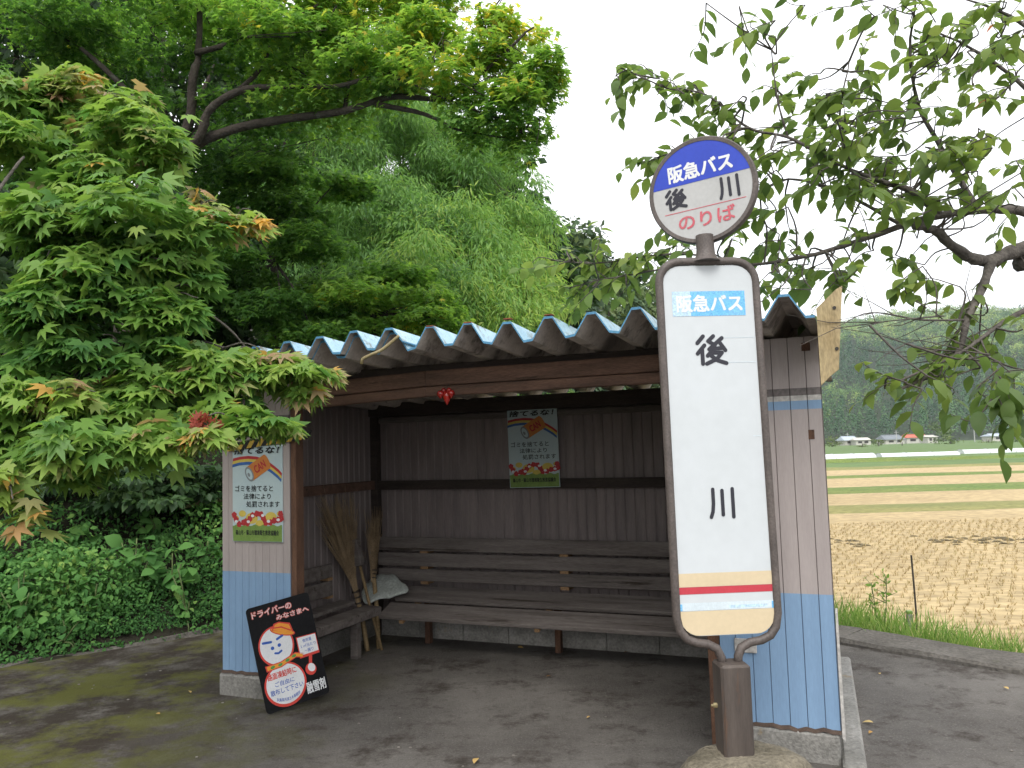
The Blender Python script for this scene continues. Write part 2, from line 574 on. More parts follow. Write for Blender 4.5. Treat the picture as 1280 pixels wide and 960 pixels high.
M['porange'] = ink('poster_orange', (.55, .20, .05))
M['pgrey'] = ink('poster_grey', (.22, .24, .25))
M['bblack'] = pm('black_board', (.006, .006, .007), (.010, .010, .011), scale=6, rough=.6, spec=.12)
M['bwhite'] = ink('board_white', (.70, .71, .72))
M['bred'] = ink('board_red', (.60, .05, .035))
M['bpink'] = ink('board_pink', (.62, .16, .13))
M['bblue'] = ink('board_blue', (.03, .10, .42))
M['borange'] = ink('board_orange', (.75, .30, .03))
M['bgreen'] = ink('board_green', (.08, .28, .06))
M['tapeyel'] = ink('tape_yellow', (.50, .34, .06))
M['tapeblk'] = ink('tape_black', (.02, .02, .02))
M['bark'] = pm('dark_bark', (.07, .058, .047), (.04, .033, .027), scale=8, rough=.95, bump=.7, bscale=45, spots=(.10, .105, .085), spot_scale=6, spot_lo=.6, spot_hi=.7)
M['greybark'] = pm('grey_bark', (.13, .115, .10), (.075, .066, .058), scale=9, rough=.95, bump=.7, bscale=50)
M['culm'] = pm('bamboo_culm', (.13, .17, .06), (.09, .12, .045), scale=3, rough=.6)
M['twig'] = pm('pale_twig', (.22, .18, .10), (.15, .11, .07), scale=9, rough=.9)
M['straw'] = pm('besom_twig', (.30, .22, .13), (.17, .12, .07), scale=8, rough=.95)
M['handle'] = pm('bamboo_handle', (.33, .24, .12), (.22, .15, .08), scale=5, rough=.7)
M['padgrey'] = pm('pale_pad', (.50, .54, .50), (.40, .43, .40), scale=4, rough=.6)
M['glassred'] = pm('red_glass', (.45, .02, .012), (.25, .01, .01), scale=12, rough=.12, spec=.8, fine=.05)

# ---------------------------------------------------------------- terrain
def hgt(x, y):
    x, y = np.asarray(x, float), np.asarray(y, float)
    s1 = np.maximum((x + 2.543) * -.6223 + (y - 7.147) * .7825, -(x + 5.4))
    s2 = (x - 2.342) * .7516 + (y - 6.1) * .6596
    s3 = (x + .2) * -.974 + (y - 9) * .2267 + 1.5
    s = np.minimum(s1, np.where(y > 5, s3, s1))
    hill = np.where(s < 2.0, .62 * s, 1.24 + .34 * (s - 2.0))
    hill = np.minimum(hill, 60) + np.clip(s, 0, 1) * .12 * np.sin(x * 2.1 + y * 1.3) * np.cos(y * 1.7 - x)
    outside = np.maximum(s1, s2)
    fld = -.03 - 1.57 * smooth((outside - .55) / 2.6)
    return np.where(s > .12, np.maximum(hill, -.03), np.where(outside > 0, fld, -.03))


def axis(lo, hi, fine_lo, fine_hi, step):
    a = [fine_lo]
    g = step
    while a[-1] > lo: g *= 1.18; a.append(a[-1] - g)
    b = [fine_hi]
    g = step
    while b[-1] < hi: g *= 1.18; b.append(b[-1] + g)
    return np.array(sorted(a[1:]) + list(np.arange(fine_lo, fine_hi, step)) + b)


xs, ys = axis(-700, 1200, -12, 16, .3), axis(-60, 1500, -4, 22, .3)
X, Y = np.meshgrid(xs, ys)
Z = hgt(X, Y)
g = MB()
nx = len(xs)
g.add(np.stack([X.ravel(), Y.ravel(), Z.ravel()], 1),
      [(j * nx + i, j * nx + i + 1, (j + 1) * nx + i + 1, (j + 1) * nx + i) for j in range(len(ys) - 1) for i in range(nx - 1)])
# ground material: soil near, field green far
gm = pm('ground_soil', (.030, .027, .016), (.018, .016, .010), scale=.6, rough=.95, bump=.5, bscale=18)
ground = g.build('ground', gm, smooth_=True)
tag(ground, kind='structure')

# asphalt forecourt with moss, cracks and worn patches
am = bpy.data.materials.new('asphalt')
am.use_nodes = True
N, LK = am.node_tree.nodes, am.node_tree.links
pb = N['Principled BSDF']
tc = N.new('ShaderNodeTexCoord')


def noise(scale, detail=6, rough=.6, vec=None):
    n = N.new('ShaderNodeTexNoise')
    n.inputs['Scale'].default_value = scale
    n.inputs['Detail'].default_value = detail
    n.inputs['Roughness'].default_value = rough
    LK.new(vec or tc.outputs['Object'], n.inputs['Vector'])
    return n.outputs['Fac']


def ramp(v, lo, hi, a=0.0, b=1.0):
    r = N.new('ShaderNodeMapRange')
    r.inputs[1].default_value, r.inputs[2].default_value = lo, hi
    r.inputs[3].default_value, r.inputs[4].default_value = a, b
    LK.new(v, r.inputs[0])
    return r.outputs[0]


def mixc(f, a, b):
    m = N.new('ShaderNodeMix')
    m.data_type = 'RGBA'
    LK.new(f, m.inputs[0])
    for i, c in ((6, a), (7, b)):
        if isinstance(c, tuple): m.inputs[i].default_value = (*c, 1)
        else: LK.new(c, m.inputs[i])
    return m.outputs[2]


def math_(op, a, b):
    m = N.new('ShaderNodeMath')
    m.operation = op
    for i, q in enumerate((a, b)):
        if isinstance(q, (int, float)): m.inputs[i].default_value = q
        else: LK.new(q, m.inputs[i])
    m.use_clamp = op == 'MULTIPLY'
    return m.outputs[0]


base = mixc(ramp(noise(1.1, 8, .65), .38, .62), (.178, .164, .148), (.108, .098, .088))
grain = noise(85, 6, .8)
base = mixc(ramp(grain, .55, .66), base, (.26, .245, .225))
base = mixc(ramp(grain, .42, .3), base, (.032, .029, .026))
base = mixc(math_('MULTIPLY', ramp(noise(2.3, 12, .78), .51, .62), .8), base, (.042, .032, .025))
base = mixc(math_('MULTIPLY', ramp(noise(13, 8, .75), .54, .64), .38), base, (.070, .058, .048))
base = mixc(math_('MULTIPLY', ramp(noise(17, 8, .75), .60, .68), .5), base, (.24, .22, .195))       # dark damp stains
sx = N.new('ShaderNodeSeparateXYZ')
LK.new(tc.outputs['Object'], sx.inputs[0])
leftish = ramp(math_('ADD', sx.outputs[0], math_('MULTIPLY', noise(.8), .9)), -.3, -1.8)
moss = math_('MULTIPLY', ramp(noise(1.5, 12, .74), .47, .57), leftish)
base = mixc(math_('MULTIPLY', leftish, math_('MULTIPLY', ramp(noise(3.2, 12, .78), .36, .54), .92)), base, (.036, .027, .019))
base = mixc(math_('MULTIPLY', ramp(noise(1.7, 10, .75), .60, .70), .55), base, (.22, .205, .185))
base = mixc(math_('MULTIPLY', moss, .85), base, (.105, .108, .022))
LK.new(base, pb.inputs['Base Color'])
pb.inputs['Roughness'].default_value = .9
pb.inputs['Specular IOR Level'].default_value = .2
bp = N.new('ShaderNodeBump')
bp.inputs['Strength'].default_value = .85
bp.inputs['Distance'].default_value = .012
LK.new(math_('ADD', grain, math_('MULTIPLY', noise(24, 4), .9)), bp.inputs['Height'])
LK.new(bp.outputs[0], pb.inputs['Normal'])

KL = [(-5.4, -14), (-5.4, 4.45), (-5.05, 5.16), (-3.816, 6.14), (-2.543, 7.147), (-.21, 9.0)]
KR = [(-.21, 9.0), (2.342, 6.1), (4.3, 3.87), (18.7, -14)]
fc = MB()
nseg = 60
poly = [*KL, *KR[1:]]
fc.add([(x, y, 0.0) for x, y in poly], [tuple(range(len(poly) - 1, -1, -1))])
forecourt = tag(fc.build('forecourt', am), kind='structure')


def kerb_run(pts, wid, ht, name, out_sign=1, mat=None, seg=.25, wob=.02):
    P = []
    for a, b in zip(pts[:-1], pts[1:]):
        a, b = np.array(a), np.array(b)
        n = max(2, int(np.linalg.norm(b - a) / seg))
        P += [a + (b - a) * i / n for i in range(n)]
    P.append(np.array(pts[-1]))
    P = np.array(P)
    T = np.gradient(P, axis=0)
    T /= np.linalg.norm(T, axis=1)[:, None]
    O = np.stack([-T[:, 1], T[:, 0]], 1) * out_sign
    sec = [(-.012, -.05), (0, ht - .025), (.025, ht), (wid - .03, ht + .004), (wid, ht - .03), (wid + .01, -.2)]
    vs = []
    for i in range(len(P)):
        for a, z in sec:
            q = P[i] + O[i] * (a + rng.normal(0, wob * .5))
            vs.append((q[0], q[1], z + (rng.normal(0, wob * .3) if z > 0 else 0)))
    k = len(sec)
    fs = [(i * k + j, i * k + j + 1, (i + 1) * k + j + 1, (i + 1) * k + j) for i in range(len(P) - 1) for j in range(k - 1)]
    m = MB().add(vs, fs)
    return tag(m.build(name, mat or M['kerb']), kind='structure')


kerb_run(KL, .075, .022, 'kerb', 1, wob=.03)
kerb_run(KR[1:], .40, .042, 'kerb', 1)
kerb_run(KR[:2], .40, .042, 'kerb', 1)

# ---------------------------------------------------------------- far fields
FZ = -1.6
stub = pm('stubble_field', (.425, .325, .175), (.365, .275, .145), scale=.25, rough=.95, fine=.3, bscale=6, stretch=(.5, 1, 1), spots=(.36, .30, .15), spot_scale=.4)
bund_m = pm('bund_grass', (.10, .16, .035), (.16, .19, .05), scale=.8, rough=.95, fine=.35, bscale=9, stretch=(.4, 1, 1))
bundy_m = pm('dry_bund_grass', (.24, .22, .08), (.17, .18, .06), scale=.5, rough=.95, fine=.3, bscale=8, stretch=(.4, 1, 1))
crop_m = pm('green_crop', (.085, .14, .045), (.11, .17, .05), scale=.12, rough=.95, fine=.3, bscale=3, stretch=(.25, 1, 1))


def strip(name, y0, y1, mat, x0=-2, x1=160, dz=.006, skew=.0, h=0.0):
    m = MB()
    n = 40
    vs, fs = [], []
    rows = 2 if h == 0 else 5
    for i in range(n + 1):
        x = x0 + (x1 - x0) * (i / n) ** 1.5
        for j in range(rows):
            t = j / (rows - 1)
            yy = y0 + (y1 - y0) * t + skew * x + (rng.normal(0, .12) if h else 0)
            vs.append((x, yy, FZ + dz + h * math.sin(math.pi * t) * (1 + rng.normal(0, .15))))
    fs = [(i * rows + j, (i + 1) * rows + j, (i + 1) * rows + j + 1, i * rows + j + 1) for i in range(n) for j in range(rows - 1)]
    m.add(vs, fs)
    return tag(m.build(name, mat, smooth_=h > 0), kind='structure')


strip('rice_field', 9.5, 34.2, stub, x0=3.0, x1=90)
strip('field_bund', 34.0, 38.2, bundy_m, h=.12)
strip('rice_field', 38.0, 46.3, stub)
strip('field_bund', 46.0, 52.2, bund_m, h=.14)
strip('rice_field', 52.0, 63.8, stub)
strip('field_bund', 63.5, 67.6, bund_m, h=.12)
strip('rice_field', 67.3, 80.3, stub)
strip('field_bund', 80.0, 84, bundy_m, h=.2)
strip('crop_field', 83.8, 104, crop_m, dz=.02)
strip('field_bund', 103.5, 106, bund_m, h=.45)
strip('crop_field', 105.8, 150, crop_m, dz=.02)
strip('meadow', 149.5, 440, crop_m, x0=10, x1=420, dz=.03)

# stubble tufts in rows on the near field, dark clods along its turning strip
straw_m = leafmat('stubble_straw', [(0, (.29, .215, .11)), (.6, (.42, .32, .17)), (1, (.33, .28, .13))], trans=.1, rough=.9)
row_a = rad(-32)
ra, rb = np.array([math.cos(row_a), math.sin(row_a)]), np.array([-math.sin(row_a), math.cos(row_a)])
ii, jj = np.meshgrid(np.arange(-90, 90), np.arange(-110, 110))
PT = np.array([11, 18.]) + ii.ravel()[:, None] * .30 * rb + jj.ravel()[:, None] * .23 * ra
PT += rng.normal(0, .035, PT.shape)
q = PT[:, 0] / PT[:, 1]
s2 = (PT[:, 0] - 2.342) * .7516 + (PT[:, 1] - 6.1) * .6596
PT = PT[(PT[:, 1] < 30) & (q > .3) & (q < .85) & (s2 > 3.2)]
Lv = Leaves()
for k in range(5):
    n = len(PT)
    P3 = np.concatenate([PT + rng.normal(0, .03, PT.shape), np.full((n, 1), FZ)], 1)
    D = rng.normal(0, .35, (n, 3)); D[:, 2] = 1
    Lv.add(P3, D, rng.normal(0, 1, (n, 3)), rng.uniform(.05, .105, n), rng.uniform(0, 1, n))
GR_T = (GRASS[0] * [1, 6, 1], GRASS[1])
tag(Lv.build('stubble', GR_T, straw_m), 'rows of cut straw stubble on the near harvested field', 'stubble', kind='stuff')
cl = MB()
clod_m = pm('dark_clods', (.20, .165, .10), (.11, .095, .06), scale=3, rough=.95, bump=.5)
for i in range(170):
    x = rng.uniform(8.5, 19)
    y = 24.8 - .10 * (x - 9) + rng.normal(0, .35)
    if rng.uniform() < .35: y -= rng.uniform(0, 1.3)
    if math.sin(x * 2.1) + math.sin(x * .9 + 1) < -.3: continue
    r = rng.uniform(.05, .16)
    cl.tube([(x - r, y, FZ), (x - r * .3, y + .03, FZ + r * .25), (x + r * .5, y, FZ + r * .2), (x + r * 1.2, y, FZ)], [.02, r * .22, r * .2, .015], 6)
tag(cl.build('clods', clod_m), 'dark soil clods and weed tufts along the edge of the stubble', 'soil', kind='stuff')

# ---------------------------------------------------------------- far hill with its wood
def hill_h(x, y):
    crest = 128 + 12 * np.sin(x / 140 + .6) + 8 * np.sin(x / 62) + np.clip((x - 380) / 260, 0, 1) * 20
    t = smooth((y - 425 - 24 * np.sin(x / 90)) / 540)
    return FZ - .5 + crest * t


hx, hy = np.linspace(-400, 1300, 130), np.concatenate([np.linspace(390, 1010, 70), np.linspace(1040, 1500, 10)])
HX, HY = np.meshgrid(hx, hy)
m = MB()
m.add(np.stack([HX.ravel(), HY.ravel(), hill_h(HX, HY).ravel()], 1),
      [(j * 130 + i, j * 130 + i + 1, (j + 1) * 130 + i + 1, (j + 1) * 130 + i) for j in range(len(hy) - 1) for i in range(129)])
hill_m = pm('hill_floor', (.03, .045, .02), (.02, .03, .014), scale=.05, rough=1)
tag(m.build('hill', hill_m, smooth_=True), kind='structure')

forest_m = leafmat('hill_forest', [(0, (.022, .055, .030)), (.3, (.045, .095, .038)), (.65, (.10, .165, .05)), (1, (.21, .26, .08))], trans=.15, rough=.7, gain=1.7)
Lv = Leaves()
for gy in np.arange(428, 985, 11.5):
    for gx in np.arange(140, 900, 11.0):
        x, y = gx + rng.uniform(-4.5, 4.5), gy + rng.uniform(-4.5, 4.5)
        qr = x / y
        if not (.30 < qr < .86): continue
        z = float(hill_h(x, y))
        if z < -1.2: continue
        up = (z + 2) / 128
        patch = math.sin(x * .022 + 1.3) + math.sin(y * .025 + x * .01)
        if patch + (0.45 - up) * 2.4 > .25:
            H = rng.uniform(13, 20)
            n = 110
            t = rng.uniform(0, 1, n) ** .7
            a = rng.uniform(0, 6.28, n)
            r = (1 - t) * 3.6 * rng.uniform(.6, 1.1, n) + .2
            P = np.stack([x + r * np.cos(a), y + r * np.sin(a), z + 1.5 + t * (H - 1.5)], 1)
            D_ = np.stack([np.cos(a), np.sin(a), rng.uniform(-.9, -.1, n)], 1)
            Lv.add(P, D_, rng.normal(0, .3, (n, 3)) + np.stack([np.cos(a), np.sin(a), np.full(n, .5)], 1), rng.uniform(1.0, 1.8, n), rng.uniform(.0, .42) + rng.normal(0, .05, n))
        else:
            R, H = rng.uniform(4.8, 8.5), rng.uniform(10, 17)
            Lv.blob((x, y, z + H * .62), (R, R, H * .42), 170, R * .2, bias=rng.uniform(.25, 1.0), spread=.07, clumps=12, radial=1)
tag(Lv.build('hill_forest', CARD, forest_m), 'mixed dark conifer and pale broadleaf wood covering the far hill', 'forest', kind='stuff')

# ---------------------------------------------------------------- bus shelter (local axes: x along the front, y into the depth)
YAW, W, D = rad(-22.851), 3.655, 1.777
LOC = Vector((-1.89065, 5.32077, 0))
sh = thing('bus_shelter', 'small open bus shelter with blue and beige siding under a folded blue roof', 'bus shelter', LOC, YAW)
SHM = Matrix.Translation(LOC) @ Matrix.Rotation(YAW, 4, 'Z')
SHI = SHM.inverted()


def loc(p):
    return np.array(SHI @ Vector(p))


ZB, ZS, ZT = .14, .769, 1.995
PAN = .535


def siding(x0, x1, z0, z1, bands, pitch=.0785, gw=.005, gd=.005, th=.012):
    """vertical boarded sheet facing -y, bands: [(z_top, slot)], with real grooves"""
    m = MB()
    xs_ = []
    x = x0
    while x < x1 - 1e-4:
        e = min(x + pitch, x1)
        xs_ += [(x, 0.0), (e - gw, 0.0), (e - gw * .6, gd), (e - gw * .3, gd)]
        x = e
    xs_.append((x1, 0.0))
    z = z0
    for zt, slot in bands:
        zt = min(zt, z1)
        if zt <= z: continue
        vs = [(a, b, q) for a, b in xs_ for q in (z, zt)]
        for i in range(len(xs_) - 1):
            m.add(vs[2 * i:2 * i + 4], [(0, 2, 3, 1)], len(M_SID) - 1 if xs_[i][1] > 0 and xs_[i + 1][1] > 0 else slot)
        z = zt
    m.box((x0, gd + .002, z0), (x1, th + gd, z1), len(M_SID) - 2)
    return m


M_SID = [M['blue'], M['beige'], M['stripe_grey'], M['stripe_white'], M['inner'], M['groove']]
BANDS = [(ZS, 0), (1.645, 1), (1.687, 0), (1.712, 3), (1.748, 2), (9, 1)]
siding(0, PAN, ZB, ZT - .02, BANDS, pitch=.0535, gw=.004, gd=.003).build('front_panel', M_SID, sh)
siding(W - PAN, W, ZB, ZT, BANDS).build('front_panel', M_SID, sh)
# side walls and back wall, siding outside, plain lining inside
for x0, sgn in ((0, 1), (W, -1)):
    m = siding(0, D - .02, ZB, 1.93, BANDS)
    # turn so the siding faces outward
    ang = math.pi / 2 if sgn < 0 else -math.pi / 2
    R_ = Matrix.Translation((x0, .022 if sgn < 0 else D - .002, 0)) @ Matrix.Rotation(ang, 4, 'Z')
    m.v = [tuple(R_ @ Vector(p)) for p in m.v]
    if sgn < 0: m.v = [(a - .045 * b, b, c) for a, b, c in m.v]     # this wall runs slightly inwards
    m.build('side_wall', M_SID, sh)
m = siding(0, W - .12, ZB, 1.90, BANDS)
R_ = Matrix.Translation((W - .10, D + .02, 0)) @ Matrix.Rotation(math.pi, 4, 'Z')
m.v = [tuple(R_ @ Vector(p)) for p in m.v]
m.build('back_wall', M_SID, sh)


def lining(p0, p1, z0, z1, name):
    """ribbed inner lining sheet between two plan points, ribs facing the left of the direction"""
    p0, p1 = np.array(p0, float), np.array(p1, float)
    d = (p1 - p0) / np.linalg.norm(p1 - p0)
    nn = np.array([-d[1], d[0]])
    Ln = np.linalg.norm(p1 - p0)
    pts, t = [], 0.0
    while t < Ln:
        for a, b in ((0, 0), (.056, 0), (.062, -.008), (.068, -.008)):
            if t + a < Ln: pts.append(p0 + d * (t + a) + nn * b)
        t += .0755
    pts.append(p1)
    vs = [(q[0], q[1], z) for q in pts for z in (z0, z1)]
    mb = MB().add(vs, [(2 * i, 2 * i + 1, 2 * i + 3, 2 * i + 2) for i in range(len(pts) - 1)])
    return mb.build(name, M['inner'], sh)


lining((W - .115, D - .012), (.03, D - .012), ZB, 1.785, 'wall_lining')
lining((.03, D - .03), (.03, .04), ZB, 1.85, 'wall_lining')
lining((W - .03, .04), (W - .11, D - .03), ZB, 1.85, 'wall_lining')

# concrete footing: low strips under every wall
m = MB()
m.box((-.022, -.022, -.05), (PAN + .012, .10, ZB - .004), bev=.018)
m.box((W - PAN - .02, -.02, -.05), (W - .008, .10, ZB - .004), bev=.012)
m.box((-.043, .101, -.05), (.06, D + .04, ZB - .006), bev=.012)
m.box((W - .16, .101, -.05), (W - .085, D + .04, ZB - .006), bev=.012)
for i in range(9):
    a = .061 + i * (W - .132) / 9
    m.box((a + .002, D - .055, -.05), (a + (W - .132) / 9 - .002, D + .04, ZB - .006 + .004 * (i % 2)), bev=.006)
m.box((-.004, -.10, -.04), (.098, D + .1, .035), M=Matrix.Translation((W, 0, 0)) @ Matrix.Rotation(rad(2.6), 4, 'Z'), bev=.012)
m.build('footing', M['concrete'], sh)
# ragged flashing lip along the base of the right panel and the white corner strip
for x0, x1 in ((W - PAN, W), (0, PAN)):
    m = MB()
    n = 14
    vs = []
    for i in range(n + 1):
        x = x0 + (x1 - x0) * i / n
        dz = rng.normal(0, .004)
        vs += [(x, -.004, ZB + .012 + dz), (x, -.014 + rng.normal(0, .003), ZB + dz - .004)]
    m.add(vs, [(2 * i, 2 * i + 1, 2 * i + 3, 2 * i + 2) for i in range(n)])
    m.build('base_flashing', M['darkrust'], sh)
m = MB()
m.prism([(W + .016, -.006, ZB - .035), (W + .003, -.008, ZB - .02), (W + .003, -.008, .70), (W + .012, -.006, .70)], (0, .05, 0))
m.build('corner_strip', M['stripe_white'], sh)

# posts
for x0, x1, y0, y1, mt in ((PAN + .002, PAN + .040, .004, .085, 'rust'), (W - PAN - .062, W - PAN - .002, .004, .085, 'rust'),
                           (.034, .10, D - .09, D - .024, 'darkwood'), (W - .18, W - .118, D - .09, D - .024, 'darkwood')):
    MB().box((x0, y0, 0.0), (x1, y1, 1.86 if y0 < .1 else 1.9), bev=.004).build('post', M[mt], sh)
# rails on the back and side walls
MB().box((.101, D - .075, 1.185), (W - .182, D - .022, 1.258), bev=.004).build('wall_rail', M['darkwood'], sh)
MB().box((.034, .09, 1.19), (.085, D - .10, 1.262), bev=.004).build('wall_rail', M['beam'], sh)
MB().box((W - .165, .09, 1.19), (W - .114, D - .10, 1.262), bev=.004).build('wall_rail', M['beam'], sh)
MB().box((.101, D - .060, 1.735), (W - .182, D - .022, 1.782), bev=.004).build('wall_rail', M['bench'], sh)
# head beams
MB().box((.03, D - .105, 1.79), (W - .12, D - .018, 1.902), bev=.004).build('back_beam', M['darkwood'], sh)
for b_ in (MB().box((PAN - .42, .008, 1.872), (1.5, .075, 1.962), bev=.005).box((1.5005, .008, 1.872), (W - PAN + .25, .075, 1.962), bev=.005),
           MB().box((PAN - .0, .004, 1.812), (1.5, .060, 1.868), bev=.005).box((1.5005, .004, 1.812), (W - PAN, .060, 1.868), bev=.005)):
    b_.v = [(x_, y_, z_ - .045 * min(1, max(0, (1.5 - x_) / 1.25))) for x_, y_, z_ in b_.v]
    b_.build('front_beam', M['beam'], sh)
MB().box((.03, .085, 1.93), (W - .03, .15, 2.005), bev=.004).build('purlin', M['darkwood'], sh)
MB().box((.03, .87, 1.885), (W - .08, .95, 1.965), bev=.004).build('purlin', M['darkwood'], sh)

# folded roof sheets
OV, RB, PITCH_R, HGT = -.40, D + .22, .222, .098
SL = .055


def roof_profile(x0, x1):
    pts = []
    k0 = 3.535
    k = int((k0 - x0) / PITCH_R) + 1
    for i in range(k, -2, -1):
        c = k0 - i * PITCH_R
        j = .5 + .5 * math.sin(i * 2.7)
        for dx, z in ((-.087, 0), (-.022, 1), (.022, 1), (.087, 0)):
            x = c + dx
            if x0 - .001 <= x <= x1 + .001: pts.append((x, z * (HGT + .008 * j) + .006 * math.sin(i * 1.9)))
    pts.append((x1, pts[-1][1] * .2))
    return pts


def sag(x):
    return .062 * min(1.0, max(0.0, (1.5 - x) / 1.25)) ** 1.2


def roof_sheet(x0, x1, y0, y1, dz, name, caps=True):
    P = roof_profile(x0, x1)
    rows = 7
    th = .007
    vs = []
    for j in range(rows):
        y = y0 + (y1 - y0) * j / (rows - 1)
        for x, z in P:
            zz = 2.042 - SL * (y - OV) + z + dz - sag(x) + .004 * math.sin(x * 5 + y * 3)
            vs.append((x, y, zz))
    n = len(P)
    low = [(a, b, c - th) for a, b, c in vs]
    N0 = len(vs)
    m = MB()
    q = [(j * n + i, j * n + i + 1, (j + 1) * n + i + 1, (j + 1) * n + i) for j in range(rows - 1) for i in range(n - 1)]
    m.add(vs, q, 0)
    m.add(low, [f[::-1] for f in q], 1)
    for j, mi in ((0, 2), (rows - 1, 2)):
        # thick painted end lip
        e = [vs[j * n + i] for i in range(n)] + [(a, b, c - .0105) for a, b, c in (vs[j * n + i] for i in range(n))]
        m.add([(a, b - .001 if j == 0 else b + .001, c + (.0015 if k_ < n else 0)) for k_, (a, b, c) in enumerate(e)], [(i, n + i, n + i + 1, i + 1) for i in range(n - 1)], mi)
    for i in (0, n - 1):
        s_ = [vs[j * n + i] for j in range(rows)] + [low[j * n + i] for j in range(rows)]
        m.add(s_, [(j, j + 1, rows + j + 1, rows + j) for j in range(rows - 1)], 2)
    return m.build(name, [M['roofblue'], M['roofunder'], M['roofedge']], sh)


roof_sheet(-.16, W + .005, OV, RB, 0, 'roof')
roof_sheet(.46, 1.62, OV - .045, OV + .55, .016, 'roof_patch')
# rusted fold tops and worn spots near the edge
for i in (5, 6, 7, 8):
    c = 3.535 - i * PITCH_R
    z = 2.042 + .098 + .004
    MB().box((c - .021, OV - .004 - (.046 if i in (9,) else 0), z + .004), (c + .021, OV + .035, z + .0105), bev=.002).build('rust_cap', M['rustcap'], sh)
# bent hook hanging from the roof lip
MB().tube(spline([(1.60, OV - .045, 2.108), (1.575, OV - .052, 2.088), (1.50, OV - .055, 2.040), (1.43, OV - .055, 2.018), (1.378, OV - .055, 2.000)], 4).tolist()
          + [(1.370, OV - .055, 1.972)], .009, 6).build('hook', M['ochre'], sh, smooth_=True)
# end board of the roof: yellowed board at the front and the barge board behind it
m = MB()
m.prism([(W + .012, -.34, 1.735), (W + .055, -.345, 1.775), (W + .088, -.35, 1.80), (W + .122, -.35, 2.165), (W + .095, -.35, 2.150), (W + .010, -.34, 2.075)], (0, .022, 0))
m.build('end_board', M['board'], sh)
m = MB()
m.prism([(W + .030, -.325, 1.90), (W + .050, -.325, 1.90), (W + .060, -.325, 2.08), (W + .040, -.325, 2.07)], (-.16, D + .45, -.125))
m.build('barge_board', M['board'], sh)
for z in (1.89, 2.07): MB().tube([(W + .085, -.353, z), (W + .085, -.349, z)], .008, 8).build('nail_head', M['groove'], sh)
# hazard striped bar nailed across the left panel
hb = MB()
n = 8
a0, a1 = np.array([.05, -.016, 1.530]), np.array([.675, -.016, 1.592])
for i in range(n):
    for k_, mi in ((0, 0), (.5, 1)):
        t0, t1 = (i + k_) / n, (i + k_ + .5) / n
        p, q_ = a0 + (a1 - a0) * t0, a0 + (a1 - a0) * t1
        s_ = np.array([.035, 0, 0])
        hb.prism([tuple(p), tuple(q_), tuple(q_ + [.035, 0, .052]), tuple(p + [.035, 0, .052])], (0, .012, 0), mi)
hb.build('hazard_bar', [M['tapeyel'], M['tapeblk']], sh)
MB().box((3.19, -.012, .478), (3.295, -.001, .545), bev=.004).build('wall_plate', M['stripe_white'], sh)
# small brown patches where fittings were taken off the right panel
MB().box((3.575, -.0022, 1.925), (3.615, -.001, 1.965)).build('old_mount', M['rust'], sh)
MB().box((3.585, -.0022, 1.50), (3.612, -.001, 1.545)).build('old_mount', M['rust'], sh)
MB().prism([(3.35, -.001, .985), (3.385, -.001, .985), (3.367, -.001, 1.02)], (0, -.0015, 0)).build('old_mount', M['rust'], sh)

# ---------------------------------------------------------------- benches inside
def plank(m, a, b, up, wid, th, sag=.0, mi=0):
    """board between end points a, b; up = direction of its width"""
    a, b, up = (np.array(q, float) for q in (a, b, up))
    up = up / np.linalg.norm(up)
    ax = (b - a) / np.linalg.norm(b - a)
    nn = np.cross(ax, up)
    L_ = np.linalg.norm(b - a)
    Mx = Matrix(((ax[0], nn[0], up[0], a[0]), (ax[1], nn[1], up[1], a[1]), (ax[2], nn[2], up[2], a[2]), (0, 0, 0, 1)))
    m.box((0, -th / 2, 0), (L_, th / 2, wid), mi, M=Mx, bev=.005)
    return m


SHL = lambda t, group=None: t
def lthing(name, label, cat, p, group=None, rot=0.0):
    """thing whose own axes are parallel to the shelter's, based at local point p"""
    return thing(name, label, cat, SHM @ Vector(p), YAW + rot, group)


bk = lthing('bench', 'long low plank bench along the back wall of the shelter', 'bench', (0, 0, 0))
yb = D - .135
for z0, z1 in ((.700, .806), (.578, .682), (.462, .556)):
    plank(MB(), (.13, yb + .0, z0), (W - .11, yb + .0, z0 + rng.normal(0, .003)), (0, .06, 1), z1 - z0, .024).build('backrest', M['bench'], bk)
for c in (1.735, .55, 2.9):
    for z in (.690, .567, .449):
        MB().box((c - .034, yb + .000, z - .012), (c + .034, yb + .11, z + .012), bev=.002).build('spacer_block', M['block'], bk)
plank(MB(), (.42, 1.405, .352), (W - .11, 1.405, .352), (0, .225, .078), .20, .03).build('seat', M['bench'], bk)
plank(MB(), (.42, 1.165, .268), (W - .11, 1.165, .268), (0, .225, .078), .195, .034).build('seat', M['bench'], bk)
for c in (1.70, .62, 2.95):
    MB().box((c - .022, 1.55, 0), (c + .022, 1.60, .37), bev=.003).build('leg', M['rust'], bk)
    plank(MB(), (c - .04, 1.19, .235), (c + .0, 1.19, .235), (0, .42, .146), .44, .028).build('bearer', M['block'], bk)

